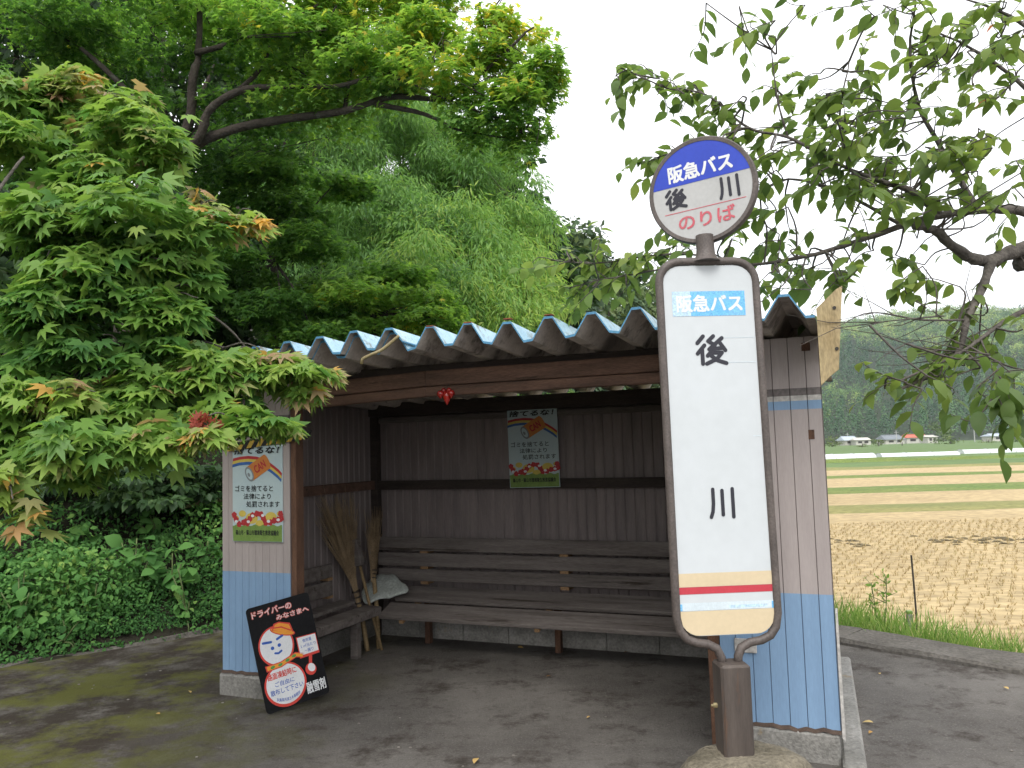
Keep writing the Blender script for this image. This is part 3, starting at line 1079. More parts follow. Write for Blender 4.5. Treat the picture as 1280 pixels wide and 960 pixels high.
lb = lthing('bench', 'short plank bench along the left wall behind the brooms', 'bench', (0, 0, 0))
for z0, z1 in ((.44, .55), (.575, .675)):
    plank(MB(), (.105, .12, z0), (.105, 1.03, z0), (-.05, 0, 1), z1 - z0, .022).build('backrest', M['bench'], lb)
for y_ in (.2, 1.01):
    for z in (.562, .432):
        MB().box((.036, y_ - .03, z - .012), (.108, y_ + .03, z + .012), bev=.002).build('spacer_block', M['block'], lb)
plank(MB(), (.245, .13, .368), (.245, 1.13, .368), (-1, 0, .03), .135, .03).build('seat', M['bench'], lb)
plank(MB(), (.435, .12, .312), (.435, 1.19, .312), (-1, 0, .03), .145, .062).build('seat', M['bench'], lb)
for y_ in (.22, 1.0):
    MB().box((.30, y_ - .028, 0), (.36, y_ + .028, .280), bev=.003).build('leg', M['bench'], lb)

# ---------------------------------------------------------------- brooms and pad in the corner
def besom(label, foot, neck, tip, n, spread, seed, Lb):
    r_ = np.random.default_rng(seed)
    t = lthing('besom', label, 'broom', foot, 'upturned brooms in the shelter corner')
    f, nk, tp = (np.array(q, float) for q in (foot, neck, tip))
    MB().tube(spline([(0, 0, 0), (nk - f) * .5 + [.004, .003, 0], (nk - f)], 4), .018, 8).build('handle', M['handle'], t, smooth_=True)
    m = MB()
    ax = tp - nk
    for i in range(n):
        a, r = r_.uniform(0, 6.28), r_.uniform(0, 1) ** .6
        o = np.array([math.cos(a) * .3, math.sin(a), 0]) * r
        k_ = r_.uniform(.60, 1.10)
        p0 = nk - f + o * .022 - ax * .12
        p1 = nk - f + o * .05 + ax * .28 * k_
        p2 = nk - f + o * spread + ax * k_ + r_.normal(0, .012, 3)
        p2[0] = max(p2[0], .045 - f[0]); p1[0] = max(p1[0], .05 - f[0])
        m.tube(spline([p0, p1, p2], 3), [.0055, .005, .0042, .0038, .0032, .0026, .0014], 3, caps=False)
        if i % 2 == 0:
            p3 = p2 + r_.normal(0, .03, 3) + ax * .03
            p3[0] = max(p3[0], .045 - f[0])
            m.tube([p1 * .4 + p2 * .6, p3], [.002, .001], 3, caps=False)
    b = m.build('bristles', M['straw'], t)
    m = MB()
    for k_ in (-.06, .0, .06):
        c = nk - f + ax * k_
        m.tube([c - ax * .008, c + ax * .008], .027 + .006 * (k_ > 0), 10)
    m.build('binding', M['darkwood'], t)
    return t


besom('big twig broom standing bristles up against the left wall', (.29, 1.215, 0), (.215, 1.20, .40), (.095, 1.10, 1.12), 190, .27, 3, 0)
besom('smaller twig broom with narrow bristles, behind the wooden brush', (.335, 1.30, 0), (.26, 1.36, .55), (.20, 1.48, 1.02), 70, .10, 5, 0)
t = lthing('deck_brush', 'wooden block brush on a thin pale stick, head up, beside the brooms', 'brush', (.385, 1.265, 0), 'upturned brooms in the shelter corner')
MB().tube([(0, 0, 0), (-.10, -.02, .37), (-.165, -.03, .63)], .0115, 8).build('handle', M['handle'], t, smooth_=True)
m = MB()
plank(m, (-.215, -.035, .62), (-.125, -.045, .645), (-.055, 0, .22), .20, .045)
m.build('head', M['bench'], t)
m = MB()
for i in range(40):
    a, b_ = rng.uniform(0, .09), rng.uniform(.02, .19)
    p = np.array([-.215, -.035, .62]) + np.array([.09, -.01, .025]) / .094 * a + np.array([-.055, 0, .22]) / .2268 * b_
    m.tube([p + [0, .02, 0], p + [rng.normal(0, .006), .07, rng.normal(0, .006)]], [.002, .001], 3, caps=False)
m.build('bristles', M['straw'], t)
m = MB()
c0 = lthing('seat_pad', 'pale grey flat pad lying in the corner where the benches meet', 'pad', (.30, 1.40, .42))
out_ = [(-.17, .06), (-.11, .14), (-.02, .165), (.07, .13), (.17, .065), (.245, .005), (.215, -.04), (.08, -.085), (-.01, -.14), (-.08, -.13), (-.15, -.04)]
vs, fs = [(0, 0, .026)], []
P = spline([(*q_, 0) for q_ in out_ + out_[:1]], 3)[:-1]
K = len(P)
for s_, h_ in ((.55, .026), (.93, .020), (1, .012), (.97, .0)):
    vs += [(p[0] * s_, p[1] * s_, h_ + p[1] * s_ * .55 + .008 * math.sin(p[0] * 40 * s_)) for p in P]
fs += [(0, 1 + i, 1 + (i + 1) % K) for i in range(K)]
fs += [(1 + r * K + i, 1 + (r + 1) * K + i, 1 + (r + 1) * K + (i + 1) % K, 1 + r * K + (i + 1) % K) for r in range(3) for i in range(K)]
fs.append(tuple(1 + 3 * K + i for i in range(K))[::-1])
m.add(vs, fs).build('pad_body', M['padgrey'], c0, smooth_=True)

# red glass ornament hanging from the front beam
t = lthing('hanging_ornament', 'shiny red ornament of clustered bulbs hanging under the front beam', 'ornament', (1.66, -.03, 1.86))
m = MB()
m.tube([(0, .03, .015), (0, .012, .005), (0, 0, -.02)], .002, 5)
m.build('string', M['groove'], t)


def teardrop(mb, c, r, h):
    zs = np.linspace(0, 1, 9)
    pts = [(c[0], c[1], c[2] - h * z) for z in zs]
    mb.tube(pts, [max(.002, r * math.sin(math.pi * (z ** .75)) ** .8) if 0 < z < 1 else .002 for z in zs], 12)


for dx, dz, r, h in ((-.034, -.02, .021, .05), (.034, -.02, .021, .05), (0, -.02, .024, .085), (-.016, -.008, .015, .035), (.018, -.008, .015, .035)):
    mb = MB()
    teardrop(mb, (dx, -.004 * abs(dx) * 100, dz), r, h)
    mb.build('bulb', M['glassred'], t, smooth_=True)

# ---------------------------------------------------------------- litter posters
def poster(label, p, wid, hei, tilt=0.0, nail=None):
    t = lthing('warning_poster', label, 'poster', p, 'litter warning posters')
    c, s_ = math.cos(tilt), math.sin(tilt)
    U, V = np.array([c, 0, s_]), np.array([-s_, 0, c])
    Rm = Matrix(((U[0], 0, V[0], 0), (0, 1, 0, 0), (U[2], 0, V[2], 0), (0, 0, 0, 1)))
    MB().box((0, 0, 0), (wid, .006, hei), M=Rm, bev=.0015).build('sheet', M['poster'], t)
    pr = Print((0, 0, 0), U, V, (0, -1, 0))
    X_ = lambda a: (a - 150) / 395 * wid
    Y_ = lambda b: (868 - b) / 730 * hei
    # rainbow of three bands
    for k_, (mt, off) in enumerate((('pred', 0), ('pyel', 22), ('pblue', 44))):
        top = [(156, 232), (215, 219), (280, 215), (345, 222), (410, 243), (470, 285), (515, 322), (543, 352)]
        up_, dn_ = [], []
        for a, b_ in top:
            sh_ = off if a > 200 else off * 1.05
            up_.append((X_(a - off * .1), Y_(b_ + sh_))); dn_.append((X_(a - off * .1 - 3), Y_(b_ + sh_ + 23)))
        for i in range(len(up_) - 1):
            pr.poly([up_[i], dn_[i], dn_[i + 1], up_[i + 1]], M[mt], .1)
    # can
    cx, cy = np.array([X_(288), Y_(355)]), np.array([X_(425), Y_(262)])
    dr = (cy - cx) / np.linalg.norm(cy - cx)
    nr = np.array([-dr[1], dr[0]]) * .052 * wid / .41
    pr.poly([tuple(cx - nr), tuple(cy - nr), tuple(cy + nr), tuple(cx + nr)], M['porange'], 1)
    ang = math.degrees(math.atan2(dr[1], dr[0]))
    pr.ell(cy[0], cy[1], .018, np.linalg.norm(nr), M['porange'], 1.1, ang)
    pr.ell(cx[0], cx[1], .030, np.linalg.norm(nr), M['pgrey'], 1.4, ang)
    pr.ell(cx[0], cx[1], .020, np.linalg.norm(nr) * .75, M['poster'], 1.8, ang)
    pr.ell(cx[0] - .004, cx[1] - .004, .009, .014, M['pgrey'], 2.1, ang)
    mc = (cx + cy) / 2 + dr * .016
    pr.text('CAN', mc[0] - .047, mc[1] - .026, mc[0] + .047, mc[1] + .026, M['pred'], 2, .03, rot=ang)
    # red flower chain over the green foot
    for a, b_, r_ in ((305, 690, 60), (455, 680, 55), (180, 690, 30), (520, 655, 26), (230, 655, 36), (370, 735, 46)):
        pr.ell(X_(a), Y_(b_), r_ / 395 * wid * .8, r_ / 730 * hei * .7, M['pyel'], .3, n=14)
    pr.poly([(X_(156), Y_(863)), (X_(540), Y_(863)), (X_(540), Y_(738))] + [(X_(a), Y_(742 + 7 * math.sin(a * .09))) for a in range(530, 150, -14)], M['pgreen'], .8)
    for a, b_ in ((165, 665), (180, 700), (205, 735), (240, 722), (270, 728), (290, 695), (312, 668), (345, 655), (378, 660), (398, 690), (415, 722), (450, 720), (482, 705), (512, 700), (530, 655), (535, 690), (258, 715)):
        for k_ in range(5):
            an = k_ * 1.2566 + a
            pr.ell(X_(a) + .011 * math.cos(an), Y_(b_) + .011 * math.sin(an), .0105, .0105, M['pred'], 1.1 + .05 * k_, n=10)
    for a, b_ in ((182, 715), (278, 716), (312, 672), (392, 668), (436, 712), (512, 700)):
        pr.ell(X_(a), Y_(b_), .013, .009, M['bwhite'], 1.8, n=14)
    pr.build('picture', t)
    tx = Print((0, 0, 0), U, V, (0, -1, 0))
    tx.text('捨てるな！', X_(168), Y_(202), X_(520), Y_(146), M['pblack'], 2.4, .035, slant=.25)
    tx.text('ゴミを捨てると', X_(172), Y_(488), X_(472), Y_(440), M['pblack'], .6, .012)
    tx.text('法律により', X_(240), Y_(546), X_(455), Y_(502), M['pblack'], .6, .012)
    tx.text('処罰されます', X_(262), Y_(606), X_(524), Y_(560), M['pblack'], .6, .012)
    tx.text('篠山市・篠山市環境衛生推進協議会', X_(176), Y_(818), X_(516), Y_(778), M['pblack'], 1.4, .022)
    tx.build('lettering', t)
    return t


poster('litter warning poster on the beige front panel left of the opening', (.090, -.009, .957), .395, .605, 0)
poster('litter warning poster on the back wall above the bench', (1.297, D - .085, 1.190), .412, .600, rad(.8))

# ---------------------------------------------------------------- leaning snow melt notice board
bl, br_, tl, tr_ = (np.array(SHM @ Vector(q)) for q in ((.574, -.270, .004), (.760, .020, .056), (.450, -.258, .592), (.640, .020, .628)))
Ub = (br_ - bl); wb = np.linalg.norm(Ub); Ub = Ub / wb
Vb = (tl - bl) - Ub * ((tl - bl) @ Ub); hb_ = np.linalg.norm(Vb); Vb = Vb / hb_
Nb = np.cross(Ub, Vb)
wb, hb_ = .385, .612
t = thing('notice_board', 'black snow melting notice with a snowman leaning on the shelter post', 'notice board', bl)
Mx = Matrix(((Ub[0], -Nb[0], Vb[0], 0), (Ub[1], -Nb[1], Vb[1], 0), (Ub[2], -Nb[2], Vb[2], 0), (0, 0, 0, 1)))
m = MB()
rc = .022
cr = []
for cx_, cz_, a0_ in ((rc, rc, 180), (wb - rc, rc, 270), (wb - rc, hb_ - rc, 0), (rc, hb_ - rc, 90)):
    cr += [(cx_ + rc * math.cos(rad(a0_ + k_)), 0, cz_ + rc * math.sin(rad(a0_ + k_))) for k_ in (0, 30, 60, 90)]
m.prism([tuple(Mx @ Vector(q)) for q in cr], tuple(Mx.to_3x3() @ Vector((0, .010, 0))))
m.build('panel', M['bblack'], t)
pr = Print((0, 0, 0), Ub, Vb, Nb)
u_, v_ = (lambda a: a * wb), (lambda b: b * hb_)
pr.ell(u_(.36), v_(.215), u_(.325), v_(.205), M['bred'], 0)
pr.ell(u_(.34), v_(.585), u_(.275), v_(.19), M['bred'], .2)
pr.ell(u_(.36), v_(.22), u_(.295), v_(.183), M['bwhite'], 1)
pr.ell(u_(.34), v_(.588), u_(.25), v_(.172), M['bwhite'], 1.1)
# hat
pr.ell(u_(.475), v_(.70), u_(.20), v_(.036), M['bred'], 1.8, rot=-24)
pr.ell(u_(.475), v_(.702), u_(.185), v_(.028), M['borange'], 2.1, rot=-24)
hat = lambda k_, z_: [(u_(.33 - k_), v_(.735)), (u_(.375 - k_), v_(.785 + z_)), (u_(.45), v_(.792 + z_)), (u_(.60 + k_), v_(.752 + z_)), (u_(.63 + k_), v_(.665))]
pr.poly(hat(.012, .008), M['bred'], 2.4)
pr.poly(hat(-.008, -.004), M['borange'], 2.7)
pr.stroke([(u_(.35), v_(.755)), (u_(.47), v_(.745)), (u_(.60), v_(.69))], .008, M['bred'], 3)
# face
pr.stroke([(u_(.15), v_(.645)), (u_(.27), v_(.635))], .014, M['bblue'], 1.8)
pr.stroke([(u_(.37), v_(.645)), (u_(.46), v_(.665))], .014, M['bblue'], 1.8)
pr.ell(u_(.275), v_(.575), u_(.027), v_(.017), M['bblue'], 1.8)
pr.ell(u_(.385), v_(.585), u_(.027), v_(.017), M['bblue'], 1.8)
pr.stroke([(u_(.30), v_(.522)), (u_(.35), v_(.513)), (u_(.40), v_(.528))], .012, M['bblue'], 1.8)
# scarf
pr.poly([(u_(.11), v_(.43)), (u_(.12), v_(.375)), (u_(.35), v_(.378)), (u_(.60), v_(.425)), (u_(.72), v_(.40)), (u_(.73), v_(.445)), (u_(.60), v_(.475)), (u_(.35), v_(.432))], M['bred'], 2.0)
pr.poly([(u_(.13), v_(.422)), (u_(.135), v_(.385)), (u_(.35), v_(.388)), (u_(.60), v_(.435)), (u_(.70), v_(.41)), (u_(.71), v_(.437)), (u_(.60), v_(.465)), (u_(.35), v_(.422))], M['borange'], 2.4)
for a, b_ in ((.22, .403), (.34, .405), (.46, .425), (.57, .445)):
    pr.ell(u_(a), v_(b_), u_(.035), v_(.014), M['bgreen'], 2.8, rot=12, n=16)
# hand and little sign
pr.stroke([(u_(.79), v_(.31)), (u_(.83), v_(.42))], .020, M['bred'], 1)
pr.ell(u_(.785), v_(.275), u_(.085), v_(.058), M['bred'], 1.5, rot=25)
pr.ell(u_(.80), v_(.288), u_(.055), v_(.042), M['bwhite'], 1.9, rot=25)
pr.poly([(u_(.655), v_(.40)), (u_(.975), v_(.40)), (u_(.975), v_(.595)), (u_(.655), v_(.605))], M['bred'], 1.6)
pr.poly([(u_(.67), v_(.425)), (u_(.965), v_(.425)), (u_(.965), v_(.588)), (u_(.67), v_(.596))], M['bwhite'], 2)
pr.build('picture', t)
tx = Print((0, 0, 0), Ub, Vb, Nb)
for body, q_, mt, bo in (('ドライバーの', (.06, .888, .70, .962), 'bwhite', .085), ('みなさまへ', (.42, .812, .955, .872), 'bwhite', .085)):
    tx.text(body, u_(q_[0]), v_(q_[1]), u_(q_[2]), v_(q_[3]), M['bpink'], .5, .07)
    tx.text(body, u_(q_[0] + .01), v_(q_[1] + .008), u_(q_[2] - .01), v_(q_[3] - .008), M['bwhite'], 1, .0)
tx.text('路面凍結時に', u_(.11), v_(.288), u_(.56), v_(.352), M['bred'], 1.8, .02)
tx.text('ご自由に', u_(.20), v_(.215), u_(.50), v_(.262), M['bblue'], 1.8, .01)
tx.text('散布して下さい', u_(.11), v_(.145), u_(.62), v_(.198), M['bblue'], 1.8, .01)
tx.text('兵庫県丹波土木事務所', u_(.18), v_(.062), u_(.55), v_(.095), M['bblue'], 1.8, .01, arc=.016)
tx.text('使用量', u_(.745), v_(.538), u_(.89), v_(.572), M['bblue'], 2.7, .005)
tx.text('１㎡当たり', u_(.695), v_(.490), u_(.945), v_(.522), M['bblue'], 2.7, .005)
tx.text('一握り', u_(.745), v_(.440), u_(.89), v_(.474), M['bblue'], 2.7, .005)
tx.text('融雪剤', u_(.66), v_(.055), u_(.965), v_(.165), M['bwhite'], 1, .018)
tx.build('lettering', t)

# ---------------------------------------------------------------- bus stop sign
SX, SY = .880, 3.50
t = thing('bus_stop_sign', 'tall white bus stop sign with a blue and white disc on a rock base', 'bus stop sign', (SX, SY, 0))
m = MB()
rows, K = 9, 34
vs = []
for j in range(rows):
    f_ = j / (rows - 1)
    r = .30 * math.cos(f_ * 1.36) ** .45
    z = -.03 + .250 * math.sin(f_ * 1.52)
    for i in range(K):
        a = 2 * math.pi * i / K
        k_ = 1 + .10 * math.sin(2 * a + .7) + .05 * math.sin(5 * a + j * .5) + rng.normal(0, .012)
        vs.append((.03 + r * k_ * math.cos(a) * 1.0, -.03 + r * k_ * math.sin(a) * .85, z + rng.normal(0, .004)))
vs.append((.0, 0, .222))
fs = [(j * K + i, j * K + (i + 1) % K, (j + 1) * K + (i + 1) % K, (j + 1) * K + i) for j in range(rows - 1) for i in range(K)]
fs += [((rows - 1) * K + i, (rows - 1) * K + (i + 1) % K, rows * K) for i in range(K)]
m.add(vs, fs).build('base', M['rock'], t, smooth_=True)
LEAN = .045
yl = lambda z: LEAN * (z - .3)
m = MB()
R_ = Matrix.Rotation(rad(4), 4, 'Z')
m.box((-.063, -.063, .12), (.063, .063, .583), M=R_, bev=.010)
post = m.build('post', M['postmetal'], t)
m = MB()
m.tube([(-.063, .01, .405), (-.078, .01, .405)], .011, 6)
m.tube([(-.076, .01, .405), (-.088, .01, .405)], .005, 6)
m.build('bolt', M['ochre'], post)
# outline tube: two legs rise out of the post, spread under the panel and run round it
cyw, syw = math.cos(rad(3.4)), math.sin(rad(3.4))
pt = lambda x, z, y=0.0: (x * cyw - y * syw, x * syw + y * cyw + yl(z), z)
HW, ZT2, ZB2 = .217, 2.302, .700
half = [(.034, .57), (.036, .60), (.052, .635), (.09, .655), (.14, .662), (.18, .68), (.206, .715), (HW, .77)]
half += [(HW + .0, .9 + k_ * .2) for k_ in range(6)] + [(HW, 2.15)]
for a in range(0, 91, 15):
    half.append((HW - .095 + .095 * math.cos(rad(a)), ZT2 - .095 + .095 * math.sin(rad(a))))
ring = [pt(*q_) for q_ in half] + [pt(-a, b_) for a, b_ in half[::-1]]
MB().tube(ring, .0185, 10).build('frame', M['frame'], t, smooth_=True)
# panel with rounded corners
pw, p0, p1, rc = .203, .690, 2.282, .082
cr = []
for cx_, cz_, a0_ in ((-pw + rc, p0 + rc, 180), (pw - rc, p0 + rc, 270), (pw - rc, p1 - rc, 0), (-pw + rc, p1 - rc, 90)):
    cr += [(cx_ + rc * math.cos(rad(a0_ + k_)), cz_ + rc * math.sin(rad(a0_ + k_))) for k_ in range(0, 91, 15)]
m = MB()
m.prism([pt(a, b_, -.004) for a, b_ in cr], tuple(np.array(pt(0, 1, .014)) - np.array(pt(0, 1, 0))))
panel = m.build('panel', M['white'], t)
NP = np.cross((cyw, syw, 0), (0, LEAN, 1)); NP /= np.linalg.norm(NP)
pr = Print(pt(0, 0, -.004), (cyw, syw, 0), (0, LEAN, 1), NP)


def clip_band(z0, z1):
    """band across the panel that follows its rounded bottom corners"""
    zz = np.linspace(z0, z1, 12)
    wx = [pw - .0015 - (rc - math.sqrt(max(0, rc ** 2 - (p0 + rc - z) ** 2)) if z < p0 + rc else 0) for z in zz]
    return [(-a, b_) for a, b_ in zip(wx, zz)][::-1] + [(a, b_) for a, b_ in zip(wx, zz)]


pr.poly(clip_band(.692, .792), M['tan'], 0)
pr.poly(clip_band(.794, .826), M['palewhite'], 0)
pr.poly(clip_band(.862, .891), M['inkred'], 0)
pr.poly(clip_band(.892, .948), M['tan'], 0)
for a, b_ in ((-pw + .002, -pw + .012), (pw - .010, pw - .002)): pr.rect(a, .794, b_, .822, M['skyink'], .3)
pr.rect(.01, .800, pw - .03, .812, M['skyfade'], .3)
# blue name plate, washed out towards its left end
for k_ in range(8):
    a = -.164 + .326 * k_ / 8
    pr.rect(a, 2.055, a + .326 / 8, 2.166, M['skyfade'] if k_ < 2 else M['skyink'], .2 + .01 * k_)
pr.rect(-.20 + .36, 1.52, .196, 1.523, M['palewhite'], .1)
pr.rect(.05, 1.845, .196, 1.8475, M['palewhite'], .1)
pr.rect(.05, 1.955, .196, 1.957, M['palewhite'], .1)
pr.build('print', panel)
tx = Print(pt(0, 0, -.004), (cyw, syw, 0), (0, LEAN, 1), NP)
tx.text('阪急バス', -.146, 2.072, .150, 2.150, M['letwhite'], 1.0, .028)
tx.glyph(G_GO, -.068, 1.838, .066, 1.968, .0175, M['ink'], 1)
tx.glyph(G_KAWA, -.045, 1.176, .060, 1.300, .0155, M['ink'], 1)
tx.build('lettering', panel)
# neck and disc, the disc twisted to the left on its neck
MB().tube([pt(0, 2.30), pt(0, 2.315), pt(0, 2.335), pt(0, 2.36), pt(0, 2.42)], [.062, .050, .042, .040, .040], 14).build('neck', M['frame'], t, smooth_=True, sharp=40)
dc = np.array([-.003, yl(2.6) - .005, 2.632])
DR = .236
fa = rad(-29)
U = np.array([math.cos(fa), math.sin(fa), 0])
V = np.array([.0, .03, 1.0]); V /= np.linalg.norm(V)
U, V = U * math.cos(rad(4)) + V * math.sin(rad(4)), V * math.cos(rad(4)) - U * math.sin(rad(4))
ND = np.cross(U, V)
m = MB()
circ = [dc + (U * math.cos(a) + V * math.sin(a)) * (DR - .008) for a in np.linspace(0, 2 * math.pi, 56, endpoint=False)]
m.prism([tuple(q_) for q_ in circ], tuple(-ND * .014))
disc = m.build('disc', M['discwhite'], t)
ringp = [dc - ND * .006 + (U * math.cos(a) + V * math.sin(a)) * DR for a in np.linspace(0, 2 * math.pi, 61)]
m = MB()
vs = []
for q_, a in zip(ringp[:-1], np.linspace(0, 2 * math.pi, 61)[:-1]):
    e = U * math.cos(a) + V * math.sin(a)
    for x_, y_ in ((-.010, .009), (.006, .010), (.011, .004), (.011, -.020), (.004, -.024), (-.012, -.022)):
        vs.append(q_ + e * x_ + ND * y_)
m.add(vs, [(i * 6 + k_, ((i + 1) % 60) * 6 + k_, ((i + 1) % 60) * 6 + (k_ + 1) % 6, i * 6 + (k_ + 1) % 6) for i in range(60) for k_ in range(6)])
m.build('rim', M['frame'], disc, smooth_=True, sharp=40)
pr = Print(dc, U, V, ND)
rr = DR - .010
a0_ = math.asin(.19)
pr.poly([(rr * math.cos(a), rr * math.sin(a)) for a in np.linspace(a0_, math.pi - a0_, 40)], M['signblue'], 0)
pr.rect(-.80 * rr, -.365 * rr, .84 * rr, -.350 * rr, M['discred'], 0)
pr.build('print', disc)
tx = Print(dc, U, V, ND)
tx.text('阪急バス', -.64 * rr, .265 * rr, .67 * rr, .625 * rr, M['letwhite'], 1, .03)
tx.glyph(G_GO, -.74 * rr, -.27 * rr, -.33 * rr, .13 * rr, .0145, M['ink'], 1)
tx.glyph(G_KAWA, .36 * rr, -.29 * rr, .74 * rr, .13 * rr, .0135, M['ink'], 1)
tx.text('のりば', -.54 * rr, -.745 * rr, .60 * rr, -.43 * rr, M['discred'], 1, .02)
tx.build('lettering', disc)

# ---------------------------------------------------------------- far village
def gable(name, label, x, y, wx, wy, hw, hr, wall_m, roof_m, rot=0.0, group='houses of the far village', win=2):
    z0 = float(min(hgt(x, y), 0)) - .05 if y < 415 else float(hill_h(x, y))
    t = thing(name, label, 'house', (x, y, z0), rot, group)
    MB().box((-wx / 2, -wy / 2, -.3), (wx / 2, wy / 2, hw), bev=.02).build('wall', wall_m, t)
    m = MB()
    o = .6
    a, b = wx / 2 + o, wy / 2 + o
    m.add([(-a, -b, hw - .05), (a, -b, hw - .05), (a * .86, 0, hw + hr), (-a * .86, 0, hw + hr), (-a, b, hw - .05), (a, b, hw - .05)],
          [(0, 1, 2, 3), (4, 3, 2, 5), (0, 3, 4), (1, 5, 2), (0, 4, 5, 1)])
    m.tube([(-a * .86, 0, hw + hr + .05), (a * .86, 0, hw + hr + .05)], .18, 6)
    m.build('roof', roof_m, t)
    for i in range(win):
        c = (i - (win - 1) / 2) * wx / (win + .4)
        MB().box((c - wx * .13, -wy / 2 - .03, hw * .38), (c + wx * .13, -wy / 2 + .04, hw * .78)).build('window', M['groove'], t)
    return t


M['plaster'] = pm('pale_plaster', (.55, .53, .48), (.46, .44, .40), scale=1)
M['tilegrey'] = pm('grey_tiles', (.20, .22, .24), (.15, .165, .18), scale=2)
M['tileblue'] = pm('pale_metal_roof', (.42, .47, .52), (.34, .38, .43), scale=2)
M['tilered'] = pm('red_roof', (.48, .14, .09), (.38, .11, .07), scale=2)
for lab, px, Yd, wx, hw, hr, wm, rm, rot in (
        ('house with blue grey metal roof at the foot of the far hill', 1060, 176, 6, 2.6, 2.0, 'plaster', 'tileblue', .1),
        ('low white house with flat pale roof at the foot of the far hill', 1076, 172, 6, 2.6, 1.0, 'plaster', 'plaster', -.1),
        ('grey tiled house half hidden by shrubs below the far hill', 1113, 174, 8.5, 2.4, 2.3, 'plaster', 'tilegrey', .15),
        ('white house with long red roof below the far hill', 1143, 178, 9, 3.0, 1.6, 'plaster', 'tilered', -.05),
        ('small white shed beside the red roofed house', 1161, 170, 4, 3.2, .6, 'plaster', 'plaster', 0),
        ('pale low house behind the shrubs at the right edge of the village', 1246, 172, 8, 2.6, 1.2, 'plaster', 'tileblue', .1)):
    Yd *= 2.0
    p = at(px, 557, Yd)
    hw, hr = hw * .85, hr * .8
    gable('house', lab, p[0], p[1], wx, 7, hw, hr, M[wm], M[rm], rot)

# plastic tunnels along the far edge of the fields
film = pm('greenhouse_film', (.72, .75, .75), (.62, .65, .66), scale=1.2, rough=.35, fine=.04)
hoopm = pm('tunnel_hoop', (.4, .41, .42), rough=.4)
def tunnel(label, x0, x1, y, wid, h):
    t = thing('greenhouse', label, 'greenhouse', (x0, y, FZ), 0, 'plastic greenhouses at the far field edge')
    m = MB()
    n = 12
    L_ = x1 - x0
    k = max(6, int(L_ / 2))
    vs = []
    for i in range(k + 1):
        for j in range(n + 1):
            a = math.pi * j / n
            vs.append((L_ * i / k, -math.cos(a) * wid / 2, .02 + h * math.sin(a) ** .75 * (1 - .015 * (i % 2))))
    m.add(vs, [(i * (n + 1) + j, (i + 1) * (n + 1) + j, (i + 1) * (n + 1) + j + 1, i * (n + 1) + j + 1) for i in range(k) for j in range(n)])
    for i in (0, k):
        f_ = tuple(i * (n + 1) + j for j in range(n + 1))
        m.add([vs[q_] for q_ in f_], [tuple(range(n + 1)) if i else tuple(range(n, -1, -1))])
    m.build('film', film, t, smooth_=True, sharp=50)
    for i in range(0, k + 1, max(2, k // 4)):
        m = MB()
        m.tube([(L_ * i / k, -math.cos(math.pi * j / n) * (wid / 2 + .03), .04 + (h + .03) * math.sin(math.pi * j / n) ** .75) for j in range(n + 1)], .035, 5)
        m.build('hoop', hoopm, t)


a = at(1015, 570, 112); b = at(1090, 570, 112)
tunnel('white plastic greenhouse nearest the shelter wall, tall and bright', a[0], b[0], 112, 3.0, .95)
a = at(1098, 569, 128); b = at(1195, 567, 128)
tunnel('long low white greenhouse beyond the crops behind the shrubs', a[0], b[0], 128, 2.4, .55)
a = at(1200, 567, 134); b = at(1330, 565, 134)
tunnel('long low white greenhouse reaching past the right edge', a[0], b[0], 134, 2.4, .65)

polem = pm('concrete_pole', (.42, .42, .41), rough=.7)
for lab, px, ph, Yd in (('thin utility pole left of the red roofed house', 1120, 538, 160), ('utility pole behind the red roofed house', 1153, 538, 182),
                        ('tall utility pole with crossarm on the green slope', 1217, 531, 158), ('short utility pole above the blue grey roof', 1059, 541, 184)):
    Yd *= 2.1
    p = at(px, ph, Yd)
    z0 = FZ if Yd < 415 else hill_h(p[0], p[1])
    t = thing('utility_pole', lab, 'utility pole', (p[0], p[1], z0), 0, 'utility poles of the village')
    H = p[2] - z0
    MB().tube([(0, 0, -.2), (0, 0, H)], [.2, .14], 8).build('pole', polem, t)
    MB().box((-.9, -.06, H - .9), (.9, .06, H - .75)).build('crossarm', polem, t)

# ---------------------------------------------------------------- trees
def tree_branches(mb, specs, sides=8, base=None):
    """specs: list of (points as (x, y, z), r0, r1)"""
    ends = []
    for P, r0, r1 in specs:
        P = spline(np.array(P, float), 6)
        n = len(P)
        P = P + np.cumsum(rng.normal(0, r1 * .3 + r0 * .05 + .002, P.shape), 0) * np.linspace(0, 1, n)[:, None] * .6
        R = r0 + (r1 - r0) * np.linspace(0, 1, n) ** .8
        R = R * (1 + .07 * rng.normal(0, 1, n))
        mb.tube(P, R, sides)
        ends.append(P)
    return ends


def finish_tree(name, label, cat, base, mb, Lv, tpl, lm, bark, group=None, part='trunk'):
    base = tuple(float(q_) for q_ in base)
    t = thing(name, label, cat, base, 0, group)
    mb.v = [tuple(np.array(p) - base) for p in mb.v]
    mb.build(part, bark, t, smooth_=True)
    Lv.build('crown', tpl, lm, t, base)
    return t


